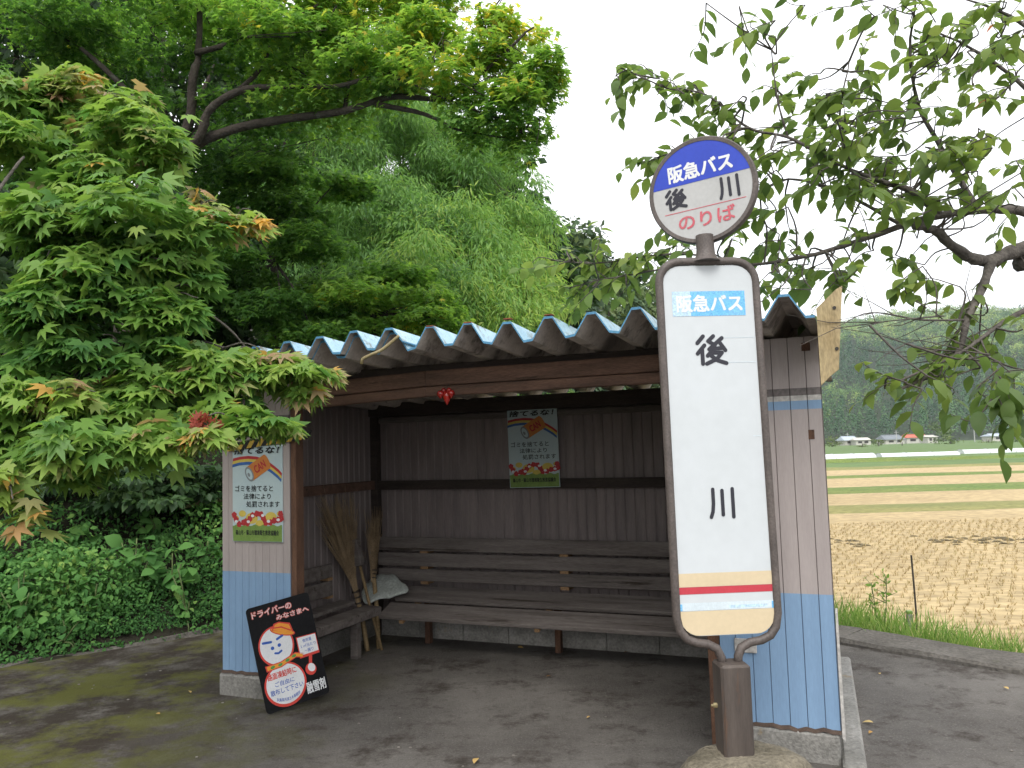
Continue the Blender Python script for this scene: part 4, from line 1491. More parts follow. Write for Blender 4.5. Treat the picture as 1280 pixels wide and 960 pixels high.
# --- leaf materials
maple_near = leafmat('near_maple_leaf', [(0, (.035, .085, .028)), (.30, (.055, .125, .032)), (.55, (.095, .17, .035)), (.77, (.16, .23, .05)),
                                         (.87, (.18, .17, .08)), (.94, (.24, .145, .09)), (.975, (.42, .25, .03)), (1, (.22, .055, .04))], trans=.42, rough=.42, gain=1.75)
maple_mid = leafmat('maple_leaf', [(0, (.022, .055, .016)), (.35, (.045, .105, .022)), (.65, (.10, .19, .032)), (.9, (.19, .28, .045)), (1, (.33, .28, .04))], trans=.58, rough=.5, gain=1.65)
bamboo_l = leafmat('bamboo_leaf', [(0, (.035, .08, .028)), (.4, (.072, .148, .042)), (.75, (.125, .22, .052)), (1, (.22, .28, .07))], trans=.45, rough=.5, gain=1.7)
dark_l = leafmat('dark_forest_leaf', [(0, (.012, .028, .012)), (.5, (.03, .062, .022)), (1, (.07, .12, .035))], trans=.3, rough=.5, gain=1.5)
far_l = leafmat('ridge_leaf', [(0, (.028, .055, .034)), (.5, (.055, .095, .045)), (1, (.12, .16, .06))], trans=.2, rough=.6, gain=1.3)
cherry_l = leafmat('cherry_leaf', [(0, (.045, .077, .026)), (.45, (.082, .128, .035)), (.8, (.14, .19, .047)), (.975, (.19, .225, .06)), (.992, (.50, .25, .02)), (1, (.40, .10, .03))], trans=.50, rough=.38, gain=1.5)
herb_l = leafmat('undergrowth_leaf', [(0, (.022, .06, .02)), (.4, (.05, .125, .035)), (.75, (.09, .19, .05)), (1, (.18, .27, .07))], trans=.34, rough=.75, spec=.1, gain=1.6)
grass_l = leafmat('grass_blade', [(0, (.07, .14, .03)), (.5, (.15, .25, .055)), (.85, (.25, .32, .09)), (1, (.40, .35, .18))], trans=.4, rough=.6, gain=1.25)
shrub_l = leafmat('village_shrub_leaf', [(0, (.05, .085, .035)), (.5, (.09, .14, .045)), (1, (.16, .20, .06))], trans=.15, rough=.7)

A = lambda px, py, Yd: tuple(at(px, py, Yd))


def on_ground(px, Yd):
    p = at(px, 560, Yd)
    return (p[0], Yd, float(hgt(p[0], Yd)))


# --- shrubs round the village
for lab, px, py, Yd, r in (('round pale shrub between the grey tiled house and the tunnel', 1098, 553, 140, 2.6), ('low round shrub left of the village', 1078, 559, 135, 2.0),
                           ('wide spreading tree in front of the green slope', 1188, 553, 142, 4.6), ('small bushy tree below the red roofed house', 1128, 562, 140, 2.2),
                           ('tall pale tree rising behind the red roofed house', 1178, 535, 190, 6.5), ('round bush right of the tall utility pole', 1236, 556, 146, 3.6),
                           ('bushy tree at the right end of the greenhouses', 1272, 556, 144, 3.6), ('dark bush next to the shelter wall edge', 1040, 552, 150, 3.2)):
    Yd *= 2.0
    p = at(px, py, Yd)
    z0 = FZ if Yd < 415 else float(hill_h(p[0], p[1]))
    mb = MB()
    mb.tube([(p[0], p[1], z0 - .2), (p[0] + .1, p[1], max(p[2], z0 + 1.2))], [.25, .12], 6)
    Lv = Leaves()
    Lv.blob(p, (r, r, r * .62), 420, r * .17, bias=rng.uniform(.4, .8), spread=.12, clumps=16, radial=1)
    finish_tree('village_tree', lab, 'tree', (p[0], p[1], z0), mb, Lv, CARD, shrub_l, M['greybark'], 'trees around the village')

# --- wood on the near hillside: each tree by itself
def wood_tree(label, px, ptop, Yd, r, H=None, kind='broad', lm=None, n=3200, size=.22, bias=.5, group='trees of the hillside wood'):
    top = at(px, ptop, Yd)
    gx, gy, gz = on_ground(px, Yd)
    H = top[2] - gz
    mb = MB()
    specs = [([(gx, gy, gz - .3), (gx + rng.normal(0, .1), gy, gz + H * .4), (gx + rng.normal(0, .2), gy, gz + H * .9)], .012 * H + .05, .03)]
    Lv = Leaves()
    if kind == 'conifer':
        t = rng.uniform(0, 1, n) ** .75
        lay = np.floor(t * 16) / 16 + rng.normal(0, .012, n)
        a = rng.uniform(0, 6.28, n)
        rr = (1 - t) ** .8 * r * rng.uniform(.25, 1.05, n) + .12
        P = np.stack([gx + rr * np.cos(a), gy + rr * np.sin(a), gz + H * (.12 + .88 * lay) - rr * .35], 1)
        Dd = np.stack([np.cos(a), np.sin(a), rng.uniform(-.9, 0, n)], 1) + rng.normal(0, .25, (n, 3))
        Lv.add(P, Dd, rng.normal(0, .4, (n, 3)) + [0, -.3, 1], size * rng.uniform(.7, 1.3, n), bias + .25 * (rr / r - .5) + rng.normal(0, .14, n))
    else:
        for k in range(5):
            a = rng.uniform(0, 6.28)
            q_ = np.array([gx + r * .6 * math.cos(a), gy + r * .6 * math.sin(a), gz + H * rng.uniform(.5, .85)])
            specs.append(([(gx, gy, gz + H * rng.uniform(.25, .5)), tuple((q_ + [gx, gy, gz + H * .5]) / 2), tuple(q_)], .006 * H + .02, .015))
        Lv.blob((gx, gy, gz + H * .60), (r, r, H * .41), n, size, bias, .17, clumps=34, flat=.55, shell=.35, radial=0)
    tree_branches(mb, specs, 6)
    return finish_tree('forest_tree', label, 'tree', (gx, gy, gz), mb, Lv, CARD, lm or dark_l, M['bark'], group)


side_words = ('narrow', 'bushy', 'ragged', 'broad', 'dense', 'slim', 'loose', 'heavy')
ridge = [(684, 250, 36, 2.6, 'conifer'), (700, 268, 40, 2.6, 'broad'), (716, 283, 46, 2.6, 'conifer'), (736, 294, 50, 3.2, 'broad'), (757, 318, 56, 3.0, 'conifer'),
         (777, 326, 58, 2.8, 'broad'), (799, 318, 60, 3.2, 'conifer'), (820, 330, 60, 3.2, 'broad'),
         (728, 335, 38, 2.2, 'conifer'), (765, 345, 44, 2.4, 'broad'), (808, 352, 48, 2.6, 'broad')]
ridge_lab = ['dark conifer rising just right of the bamboo tops', 'rounded green tree in the notch of the skyline beside the bamboo', 'dark pointed conifer second on the falling skyline',
             'pale rounded tree at the tip of the falling skyline', 'dark conifer behind the cherry sprig left of the sign', 'bushy tree behind the cherry sprig, above the roof',
             'tall conifer between cherry sprig and sign panel', 'dark bushy tree touching the left edge of the sign panel',
             'short conifer in front of the falling skyline', 'lower bushy tree just above the roof folds', 'lower dark tree above the last roof fold left of the sign']
for (px, pt_, Yd, r, kd), lab in zip(ridge, ridge_lab):
    wood_tree(lab, px, pt_, Yd, r, kind=kd, lm=far_l, n=2600, size=.42, bias=.35 if kd == 'conifer' else .6, group='trees on the ridge behind the bamboo')
back = [(-90, -160, 15, 3.2), (20, -120, 17, 3.4), (120, -170, 20, 3.8), (215, -110, 17, 3.2), (300, -120, 21, 3.6), (385, -60, 19, 2.8), (455, -25, 22, 2.8), (40, 330, 11, 2.2), (170, 300, 12.5, 2.4), (300, 230, 14, 2.6), (-60, 250, 10, 2.2), (400, 200, 16.5, 2.4), (500, 115, 19, 2.6), (565, 172, 20.5, 2.4), (625, 205, 21, 2.2), (655, 245, 19, 1.8), (592, 178, 17.5, 2.0), (70, -220, 25, 5.0), (45, 575, 8.2, 1.0), (150, 585, 8.0, 1.0), (228, 575, 8.4, .9), (105, 560, 9.0, 1.1)]
back_lab = ['tall dark tree filling the upper left border behind the near maple', 'tall dark tree at the upper left corner', 'tall dark tree above the near maple', 'tall dark tree behind the maple fork', 'tall dark tree behind the upper maple limbs',
            'green tree filling the sky behind the maple limbs', 'green tree at the top where the foliage opens to sky', 'dark understorey tree behind the lower left maple sprays', 'dark understorey tree between near maple and shelter',
            'dark understorey tree above the left roof corner', 'dark understorey tree at the left border', 'dark understorey tree in front of the bamboo', 'green tree just behind the left bamboo tops', 'green tree behind the middle bamboo tops', 'green tree behind the right bamboo tops', 'narrow green tree behind the rightmost bamboo', 'bushy green tree closing the gap between the bamboo tops', 'huge dark tree far behind the upper left foliage', 'dark shrub under the drooping maple at the left border', 'dark shrub under the drooping maple in front of the trunk', 'dark shrub under the drooping maple next to the shelter', 'dark shrub behind the other low shrubs of the left bank']
for (px, pt_, Yd, r), lab in zip(back, back_lab):
    wood_tree(lab, px, pt_, Yd, r, n=4200 if r != 5.0 else 9000, size=.26 if pt_ < 500 else .10, bias=.45 if pt_ < 100 else .35, lm=dark_l)

# --- bamboo: leaning culms with drooping feathery leaves
bam = [(438, 165, 13.5), (470, 150, 15), (497, 142, 14), (525, 165, 16), (552, 160, 14.5), (580, 172, 16), (606, 186, 14.5), (632, 196, 15.5), (655, 212, 14), (676, 240, 15), (690, 285, 14),
       (455, 250, 12), (505, 262, 12.5), (548, 270, 12), (590, 285, 12.5), (630, 300, 12), (665, 322, 12.5), (696, 352, 13), (600, 345, 11), (655, 368, 11.2), (545, 350, 11)]
ORD = ['leftmost', 'second from the left', 'third from the left', 'fourth from the left', 'fifth from the left', 'middle one', 'fifth from the right', 'fourth from the right', 'third from the right', 'second from the right', 'rightmost']
bam_lab = ['tall feathery bamboo on the grove skyline, ' + o_ for o_ in ORD]
bam_lab += ['lower bamboo plume in the middle row of the grove, ' + o_ for o_ in ORD[:4] + ORD[8:]]
bam_lab += ['pale short bamboo just above the roof folds, middle one of three', 'pale short bamboo just above the roof folds, rightmost of three', 'pale short bamboo just above the roof folds, leftmost of three']
for i, (px, pt_, Yd) in enumerate(bam):
    px -= 12 + 32 * min(1, max(0, (px - 540) / 100))
    gx, gy, gz = on_ground(px - 35 + rng.uniform(-12, 12), Yd)
    tip = at(px, pt_, Yd)
    top = np.array([gx + (tip[0] - gx) * .45, gy - .1, tip[2] + .1])
    end = np.array([tip[0] + .35, gy - .35, tip[2] - .55])
    mb = MB()
    (P,) = tree_branches(mb, [([(gx, gy, gz - .2), (gx, gy, gz + (top[2] - gz) * .5), tuple(top), tuple(end)], .035, .006)], 6)
    Lv = Leaves()
    H = top[2] - gz
    for k in range(26):
        f_ = rng.uniform(.20, 1.0)
        o = P[int(f_ * (len(P) - 1))]
        a = rng.uniform(0, 6.28)
        Lb = rng.uniform(.35, 1.0) * (1.2 - .6 * f_)
        e = o + np.array([math.cos(a) * Lb, math.sin(a) * Lb, rng.uniform(-.15, .35)])
        mb.tube([o, (o + e) / 2 + [0, 0, .10], e], [.007, .005, .003], 4, caps=False)
        n = 230
        rr = rng.normal(0, 1, (n, 3))
        rr = rr / np.linalg.norm(rr, axis=1)[:, None] * (rng.uniform(0, 1, n) ** .4)[:, None]
        R3 = rng.uniform(.32, .55)
        C = e + rr * [R3, R3, R3 * .62] - [0, 0, 1] * (np.linalg.norm(rr[:, :2], axis=1) ** 2 * R3 * .5)[:, None]
        Dd = rr * [1, 1, .3] + rng.normal(0, .35, (n, 3)) + [0, 0, -.6]
        Lv.add(C, Dd, rr * .5 + rng.normal(0, .4, (n, 3)) + [0, -.2, 1], rng.uniform(.09, .16, n), .46 + (.16 if pt_ > 270 else -.02) + .25 * (f_ - .5) + rng.normal(0, .10) + rng.normal(0, .12, n))  # lower culms get paler leaves: backlight painted into their colour
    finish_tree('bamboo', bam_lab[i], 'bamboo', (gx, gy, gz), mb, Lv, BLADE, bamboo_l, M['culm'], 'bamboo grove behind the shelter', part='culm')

# --- big maple with dark limbs reaching right
mb = MB()
gb = on_ground(150, 8.3)
fork = A(212, 205, 8.0)
limbs = [([gb, A(160, 420, 8.2), A(182, 300, 8.1), fork], .15, .095),
         ([fork, A(236, 150, 8.0), A(243, 95, 7.9), A(250, 55, 7.9), A(249, -40, 7.8)], .062, .024),
         ([A(245, 66, 7.9), A(285, 55, 7.7), A(315, 36, 7.6), A(360, 26, 7.5), A(400, 8, 7.4)], .034, .010),
         ([fork, A(248, 172, 7.8), A(262, 135, 7.7), A(300, 112, 7.6), A(345, 108, 7.5), A(420, 106, 7.3), A(492, 86, 7.1), A(545, 78, 7.0)], .055, .010),
         ([fork, A(250, 178, 7.9), A(300, 160, 7.8), A(360, 150, 7.7), A(430, 142, 7.5), A(490, 126, 7.4), A(560, 130, 7.2), A(588, 112, 7.1), A(640, 66, 6.9), A(668, 45, 6.9)], .060, .008),
         ([A(470, 130, 7.4), A(520, 140, 7.3), A(545, 150, 7.2), A(575, 165, 7.1), A(640, 176, 7.0)], .028, .006),
         ([A(492, 95, 7.1), A(560, 125, 7.0), A(640, 150, 6.9), A(690, 122, 6.9)], .016, .004),
         ([fork, A(190, 160, 7.9), A(150, 110, 7.9), A(90, 60, 7.8)], .06, .02),
         ([A(300, 112, 7.6), A(330, 80, 7.8), A(352, 20, 8.0)], .03, .01),
         ([A(430, 142, 7.5), A(440, 80, 7.6), A(450, 20, 7.7)], .022, .008)]
ends = tree_branches(mb, limbs, 9)
Lv = Leaves()
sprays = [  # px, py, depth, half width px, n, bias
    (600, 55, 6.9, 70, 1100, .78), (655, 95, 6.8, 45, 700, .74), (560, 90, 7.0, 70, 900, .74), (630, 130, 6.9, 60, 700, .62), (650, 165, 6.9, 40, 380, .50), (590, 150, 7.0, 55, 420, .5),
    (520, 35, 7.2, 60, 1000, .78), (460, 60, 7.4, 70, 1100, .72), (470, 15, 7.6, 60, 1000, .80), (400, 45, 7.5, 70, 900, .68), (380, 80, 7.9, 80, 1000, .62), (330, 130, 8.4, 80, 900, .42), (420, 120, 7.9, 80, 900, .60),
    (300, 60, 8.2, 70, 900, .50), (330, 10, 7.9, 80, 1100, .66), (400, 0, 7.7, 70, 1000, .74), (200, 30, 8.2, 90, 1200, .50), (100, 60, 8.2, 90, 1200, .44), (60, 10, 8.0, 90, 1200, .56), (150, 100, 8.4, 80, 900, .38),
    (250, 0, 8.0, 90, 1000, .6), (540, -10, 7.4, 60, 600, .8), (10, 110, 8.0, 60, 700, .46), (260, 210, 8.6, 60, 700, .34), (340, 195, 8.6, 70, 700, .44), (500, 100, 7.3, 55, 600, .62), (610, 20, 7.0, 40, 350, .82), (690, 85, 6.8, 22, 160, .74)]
for px, py, Yd, hw, n, b in sprays:
    c = A(px, py, Yd)
    w_ = hw / F_PX * Yd
    for k in range(4):
        cc = np.array(c) + rng.normal(0, 1, 3) * [w_ * .35, w_ * .5, w_ * .22]
        Lv.spray(cc, w_ * rng.uniform(.55, .85), w_ * rng.uniform(.5, .9), .10, int(n * (.30 if px > 440 else .38)), .060, bias=b + rng.normal(0, .05), spread=.13, tilt=.5)
    tree_branches(mb, [([c, tuple(np.array(c) + rng.normal(0, 1, 3) * [w_ * .5, w_ * .4, .12] + [0, 0, .05]), tuple(np.array(c) + rng.normal(0, 1, 3) * [w_ * .9, w_ * .5, .18])], .009, .003) for k in range(2)], 5)
finish_tree('maple_tree', 'large maple with dark crooked limbs reaching right above the shelter', 'maple tree', gb, mb, Lv, MAPLE5, maple_mid, M['bark'], 'maples left of the shelter')

# --- smaller maples in layers behind the roof
def layered_maple(label, bpx, bY, sprs, trunk_top):
    mb = MB()
    g_ = on_ground(bpx, bY)
    top = A(*trunk_top, bY)
    specs = [([g_, ((g_[0] + top[0]) / 2 + .1, bY, (g_[2] + top[2]) / 2), top], .06, .03)]
    Lv = Leaves()
    for px, py, Yd, hw, n, b in sprs:
        c = np.array(A(px, py, Yd))
        specs.append(([top, tuple((np.array(top) + c) / 2 + [0, 0, .08]), tuple(c)], .022, .006))
        w_ = hw / F_PX * Yd
        for k in range(4):
            cc = c + rng.normal(0, 1, 3) * [w_ * .4, w_ * .5, w_ * .16]
            Lv.spray(cc, w_ * rng.uniform(.5, .85), w_ * rng.uniform(.5, .9), .09, int(n * .42), .064, bias=b + rng.normal(0, .06), spread=.12, tilt=.45)
    tree_branches(mb, specs, 6)
    finish_tree('maple_tree', label, 'maple tree', g_, mb, Lv, MAPLE5, maple_mid, M['bark'], 'maples left of the shelter')


layered_maple('small maple with layered sprays above the left end of the roof', 330, 9.3,
              [(350, 255, 9.2, 70, 1200, .46), (300, 330, 9.0, 70, 1200, .42), (400, 300, 9.2, 60, 1100, .50), (350, 380, 8.9, 70, 1100, .40), (420, 230, 9.4, 50, 800, .50), (390, 410, 8.8, 60, 800, .42), (290, 270, 9.4, 60, 900, .36), (240, 380, 9.0, 60, 800, .34)], (345, 330))
layered_maple('bright low maple with flat sprays just above the roof folds', 470, 9.6,
              [(480, 375, 9.4, 70, 1400, .66), (530, 392, 9.3, 50, 1000, .72), (440, 355, 9.5, 60, 1100, .60), (500, 345, 9.7, 60, 1000, .58), (420, 395, 9.3, 60, 900, .52), (560, 405, 9.4, 36, 500, .70), (380, 350, 9.6, 50, 700, .48)], (470, 395))

# --- near maple at the left with large leaves, turning colour at its tips
mb = MB()
gb = (-5.75, 5.0, float(hgt(-5.75, 5.0)))
st = np.array([-4.9, 4.5, 2.2])
specs = [([gb, (-5.5, 4.9, 1.2), tuple(st)], .11, .07)]
Lv = Leaves()
near = [  # px, py, depth, half width px, half height px, n, bias
    (30, 120, 3.7, 70, 26, 210, .56), (95, 105, 3.7, 60, 22, 200, .72), (130, 150, 3.6, 80, 30, 280, .64), (40, 175, 3.5, 90, 34, 300, .56), (180, 185, 3.6, 60, 24, 170, .60),
    (110, 215, 3.5, 90, 34, 320, .50), (30, 250, 3.3, 90, 40, 330, .50), (120, 270, 3.4, 90, 36, 340, .50), (190, 285, 3.4, 70, 32, 250, .48), (60, 320, 3.2, 100, 40, 360, .46), (160, 335, 3.3, 90, 34, 320, .46),
    (230, 330, 3.4, 45, 26, 130, .48), (210, 370, 3.3, 60, 30, 200, .50), (100, 375, 3.2, 90, 34, 260, .40), (250, 262, 3.5, 50, 16, 90, .78), (295, 272, 3.5, 44, 12, 70, .83), (235, 250, 3.6, 36, 14, 50, .80),
    (20, 385, 3.1, 60, 30, 160, .38), (60, 440, 3.1, 60, 20, 100, .30), (150, 430, 3.2, 60, 18, 80, .36)]
low = [(330, 440, 3.5, 80, 18, 230, .74), (390, 455, 3.5, 46, 16, 120, .72), (280, 455, 3.4, 80, 22, 220, .66), (350, 475, 3.4, 70, 20, 220, .58), (250, 490, 3.3, 90, 26, 280, .58), (170, 490, 3.2, 90, 26, 280, .56), (90, 500, 3.1, 90, 30, 280, .58),
       (310, 510, 3.3, 70, 22, 220, .54), (385, 495, 3.4, 36, 16, 80, .62), (40, 540, 3.0, 80, 28, 200, .52), (120, 545, 3.0, 90, 28, 240, .52), (210, 545, 3.1, 80, 24, 210, .54), (290, 545, 3.1, 50, 18, 110, .58), (340, 535, 3.2, 40, 14, 70, .62), (255, 565, 3.0, 42, 16, 70, .82),
       (60, 490, 2.9, 60, 16, 40, .80), (110, 560, 2.9, 50, 16, 44, .66), (320, 436, 3.6, 50, 6, 60, .80), (75, 585, 3.0, 50, 16, 60, .46), (10, 610, 2.8, 36, 30, 50, .80), (10, 500, 3.0, 60, 26, 120, .52)]
for px in (-70, -160, -260):       # the crown goes on towards its stem
    for py in (150, 240, 330, 420, 510):
        near.insert(0, (px + rng.uniform(-20, 20), py + rng.uniform(-20, 20) + px * .1, 3.9, 85, 34, 190, .5))
hubs = []
for grp in (near, low):
    for px, py, Yd, hw, hh, n, b in grp:
        if grp is low and px > 225: py, hh = (py - 20, hh * .75) if px < 300 else (py + (10 if py < 470 else -6), hh * .45)
        if grp is low and px > 300: hw, n, px = hw * .8, int(n * .85), px - 8
        c = np.array(A(px, py, Yd))
        wx_, wz = hw / F_PX * Yd, hh / F_PX * Yd
        dd = [np.linalg.norm(c - k_) for k_ in hubs]
        j = int(np.argmin(dd)) if hubs else 0
        if hubs and dd[j] < 1.3:
            specs.append(([tuple(hubs[j]), tuple((hubs[j] + c) / 2 + [0, .08, .04]), tuple(c + [0, .05, -.02])], .009, .0035))
        else:
            specs.append(([tuple(st), tuple(st * .5 + c * .5 + [0, .35, .15]), tuple(c + [0, .05, -.02])], .02, .008))
        hubs.append(c)
        for k in range(3):
            cc = c + rng.normal(0, 1, 3) * [wx_ * .4, wx_ * .35, wz * .35]
            Lv.spray(cc, wx_ * rng.uniform(.55, .85), wx_ * rng.uniform(.4, .7), wz * .8, n // 3, .076, bias=b + rng.normal(0, .04), spread=.12, tilt=.38, droop=.42)
        for k in range(2):
            a_ = c + np.clip(rng.normal(0, 1, 3), -1, 1) * [wx_ * .7, .1, wz * .5]
            specs.append(([tuple(c), tuple((c + a_) / 2 + [0, 0, .02]), tuple(a_)], .005, .002))
specs.append(([A(-10, 250, 3.2), A(15, 215, 3.25), A(35, 195, 3.3)], .008, .005))
tree_branches(mb, specs, 6)
Lv.r = [np.minimum(r_, .955 + .012 * rng.uniform(0, 1, len(r_))) for r_ in Lv.r]
# small red winged seeds among the leaves
Lv.add(np.array([at(250 + rng.normal(0, 9), 528 + rng.normal(0, 7), 3.02) for k in range(26)]), rng.normal(0, 1, (26, 3)) + [0, 0, -.5], rng.normal(0, 1, (26, 3)), np.full(26, .032), np.ones(26))
finish_tree('maple_tree', 'near maple on the left with large leaves tinged rust and yellow', 'maple tree', gb, mb, Lv, MAPLE7, maple_near, M['greybark'], 'maples left of the shelter', part='branches')

# --- cherry tree coming in from the right
mb = MB()
gb = (4.9, 4.7, float(hgt(4.9, 4.7)))
C1 = A(1290, 308, 4.1)
limbs = [([gb, (4.75, 4.6, 1.0), (4.2, 4.4, 1.95), (3.4, 4.2, 2.42), C1], .15, .046),
         ([C1, A(1255, 318, 4.05), A(1235, 326, 4.0), A(1205, 322, 3.95), A(1165, 296, 3.9), A(1130, 283, 3.85)], .042, .02),
         ([(3.4, 4.2, 2.45), A(1330, 280, 4.1), A(1280, 264, 4.05), A(1230, 263, 4.0), A(1180, 270, 3.95), A(1130, 283, 3.9), A(1075, 303, 3.9), A(1010, 322, 3.95), A(930, 330, 4.1)], .034, .007),
         ([A(1178, 271, 3.95), A(1140, 240, 3.9), A(1105, 228, 3.9), A(1060, 212, 3.9), A(1035, 198, 3.95)], .02, .006),
         ([A(1240, 324, 4.0), A(1228, 360, 3.9), A(1208, 400, 3.8), A(1196, 440, 3.75), A(1160, 470, 3.7), A(1110, 488, 3.65)], .028, .006),
         ([A(1300, 380, 3.8), A(1262, 398, 3.75), A(1225, 425, 3.7), A(1180, 452, 3.65), A(1105, 486, 3.6)], .016, .004),
         ([A(1222, 262, 4.0), A(1180, 190, 4.0), A(1150, 130, 4.0), A(1140, 60, 4.0), A(1148, 0, 4.0)], .016, .005),
         ([A(1035, 198, 3.95), A(985, 172, 4.0), A(935, 160, 4.0), A(880, 120, 4.1), A(830, 112, 4.2), A(772, 88, 4.25)], .009, .003),
         ([A(930, 330, 4.1), A(860, 318, 4.2), A(800, 322, 4.3), A(750, 328, 4.35), A(690, 322, 4.4)], .008, .003),
         ([A(905, 325, 4.1), A(840, 335, 4.2), A(760, 350, 4.3), A(715, 362, 4.35)], .006, .003),
         ([A(985, 172, 4.0), A(970, 120, 4.0), A(962, 62, 4.0)], .006, .003),
         ([A(1130, 283, 3.9), A(1050, 240, 4.0), A(985, 225, 4.1), A(930, 250, 4.15)], .010, .004),
         ([A(935, 200, 4.1), A(870, 185, 4.2), A(800, 205, 4.25)], .006, .002),
         ([A(1320, 150, 4.0), A(1270, 100, 4.0), A(1210, 60, 4.0), A(1160, 40, 4.0)], .014, .004),
         ([A(1320, 60, 4.0), A(1260, 20, 4.0), A(1200, 0, 4.0)], .014, .004),
         ([A(1060, 212, 3.9), A(1050, 150, 3.9), A(1060, 80, 3.9)], .008, .003),
         ([A(1208, 400, 3.8), A(1150, 400, 3.6), A(1090, 392, 3.45), A(1050, 410, 3.35)], .006, .0015),
         ([A(1180, 395, 3.7), A(1120, 400, 3.5), A(1075, 408, 3.4)], .004, .0015),
         ([A(1196, 440, 3.75), A(1140, 432, 3.6), A(1095, 415, 3.5)], .004, .0015)]
ends = tree_branches(mb, limbs, 8)
Lv = Leaves()


def leafy_twig(o, d, L_, n, size, b):
    d = d / np.linalg.norm(d)
    if o[0] < 1.45 and o[1] > 3:        # keep clear of the sign
        d[1] = abs(d[1]); o = np.array([o[0], max(o[1], 3.86), o[2]])
    e1 = o + d * L_ * .5 + rng.normal(0, .02, 3)
    e2 = o + d * L_ + [0, 0, -.12 * L_] + rng.normal(0, .03, 3)
    mb.tube(spline([o, e1, e2], 3), [.0035, .003, .003, .0025, .002, .0018, .0012], 4, caps=False)
    t_ = np.linspace(.12, 1, n)[:, None]
    C = o * (1 - t_) ** 2 + 2 * e1 * t_ * (1 - t_) + e2 * t_ ** 2
    sd_ = np.cross(d, [0, 0, 1]); sd_ /= np.linalg.norm(sd_) + 1e-6
    sg = np.where(np.arange(n) % 2 == 0, 1, -1)[:, None]
    Dd = d[None] * .55 + sd_[None] * sg * .85 + rng.normal(0, .3, (n, 3))
    Dd[:, 2] -= rng.uniform(.1, .9, n)
    Nn = rng.normal(0, .35, (n, 3)) + [0, 0, 1] + sd_[None] * sg * .3
    Lv.add(C, Dd, Nn, size * rng.uniform(.7, 1.15, n), b + rng.normal(0, .16, n))


ALLP = np.concatenate(ends[1:])
# leafy regions as clouds of twigs: px, py, depth, half width, half height, twigs, bias
for px, py, Yd, hw, hh, n, b in ((1010, 150, 3.95, 60, 50, 26, .5), (960, 185, 4.0, 60, 40, 24, .5), (1070, 180, 3.9, 60, 50, 26, .45), (1100, 100, 3.9, 50, 40, 13, .5), (1160, 170, 4.0, 60, 50, 22, .55), (1230, 140, 4.0, 60, 50, 30, .6), (1200, 60, 4.0, 60, 40, 24, .6),
                                 (1260, 40, 4.0, 50, 40, 22, .6), (1010, 230, 4.0, 60, 36, 22, .5), (1090, 235, 3.9, 60, 36, 22, .5), (1170, 235, 3.95, 60, 30, 16, .55), (1250, 225, 4.0, 50, 40, 18, .6), (990, 300, 4.0, 40, 24, 13, .45), (1040, 330, 3.95, 46, 26, 18, .5),
                                 (1040, 120, 3.9, 26, 36, 8, .5), (1110, 320, 3.9, 50, 20, 12, .55), (1180, 310, 3.9, 40, 18, 6, .5), (890, 130, 4.1, 46, 26, 11, .5), (830, 110, 4.2, 40, 16, 6, .5), (790, 92, 4.25, 20, 8, 3, .5), (900, 200, 4.15, 60, 26, 12, .5), (830, 200, 4.2, 30, 16, 5, .5),
                                 (930, 260, 4.1, 40, 30, 14, .5), (960, 330, 4.05, 30, 16, 8, .5), (870, 318, 4.2, 40, 14, 8, .6), (790, 322, 4.3, 50, 12, 9, .68), (730, 326, 4.35, 40, 10, 7, .7), (760, 352, 4.3, 40, 12, 6, .66), (1000, 345, 3.95, 34, 10, 7, .45), (1065, 345, 3.9, 26, 12, 5, .5),
                                 (1130, 25, 3.9, 40, 24, 8, .45), (1230, 260, 3.95, 50, 20, 10, .6), (1255, 340, 3.9, 30, 20, 4, .5), (1240, 420, 3.7, 40, 30, 13, .45), (1180, 452, 3.65, 40, 16, 10, .5), (1125, 480, 3.6, 36, 12, 9, .55), (1262, 470, 3.5, 26, 30, 10, .45),
                                 (905, 5, 3.6, 26, 8, 6, .42), (985, 2, 3.6, 50, 9, 11, .42), (1080, 0, 3.7, 40, 8, 6, .45), (1275, 395, 3.7, 20, 20, 5, .5), (1150, 370, 3.8, 50, 20, 5, .5)):
    for k in range(max(2, int(n * .42))):
        o = at(px + rng.uniform(-hw, hw), py + rng.uniform(-hh, hh), Yd + rng.normal(0, .22))
        d_ = np.array([-rng.uniform(-.3, 1.0), rng.normal(0, .5), rng.normal(0, .35)])
        if o[0] < 1.45: o[1] = max(o[1], 3.86)
        j = np.argmin(((ALLP - o) ** 2).sum(1))
        if .06 < np.linalg.norm(ALLP[j] - o) < .8:
            mid = (ALLP[j] + o) / 2 + rng.normal(0, .03, 3)
            mb.tube(spline([ALLP[j], mid, o], 3), [.0055, .005, .0048, .0045, .004, .0038, .0035], 4, caps=False)
        leafy_twig(o, d_, rng.uniform(.14, .30), int(rng.integers(5, 10)), .098, b)
# leaves set along the thin limbs themselves
for li in (3, 4, 5, 6, 7, 8, 9, 10, 11, 12, 13, 14, 15):
    P = ends[li]
    for i in range(int(len(P) * .35), len(P) - 1, 1 if li in (7, 8, 9, 12) else 3):
        d_ = P[i + 1] - P[i]
        leafy_twig(P[i].copy(), d_ / np.linalg.norm(d_) + rng.normal(0, .55, 3), rng.uniform(.10, .22), int(rng.integers(3, 7)), .095, .62 if li in (8, 9) else .52)
# hanging cluster of larger, darker leaves nearest the camera
for k in range(11):
    o = at(1248 + rng.normal(0, 14), 470 + rng.uniform(-10, 46), 2.75 + rng.normal(0, .08))
    leafy_twig(o, np.array([rng.normal(0, .4), rng.normal(0, .3), -1.0]), rng.uniform(.06, .14), 5, .088, .35)
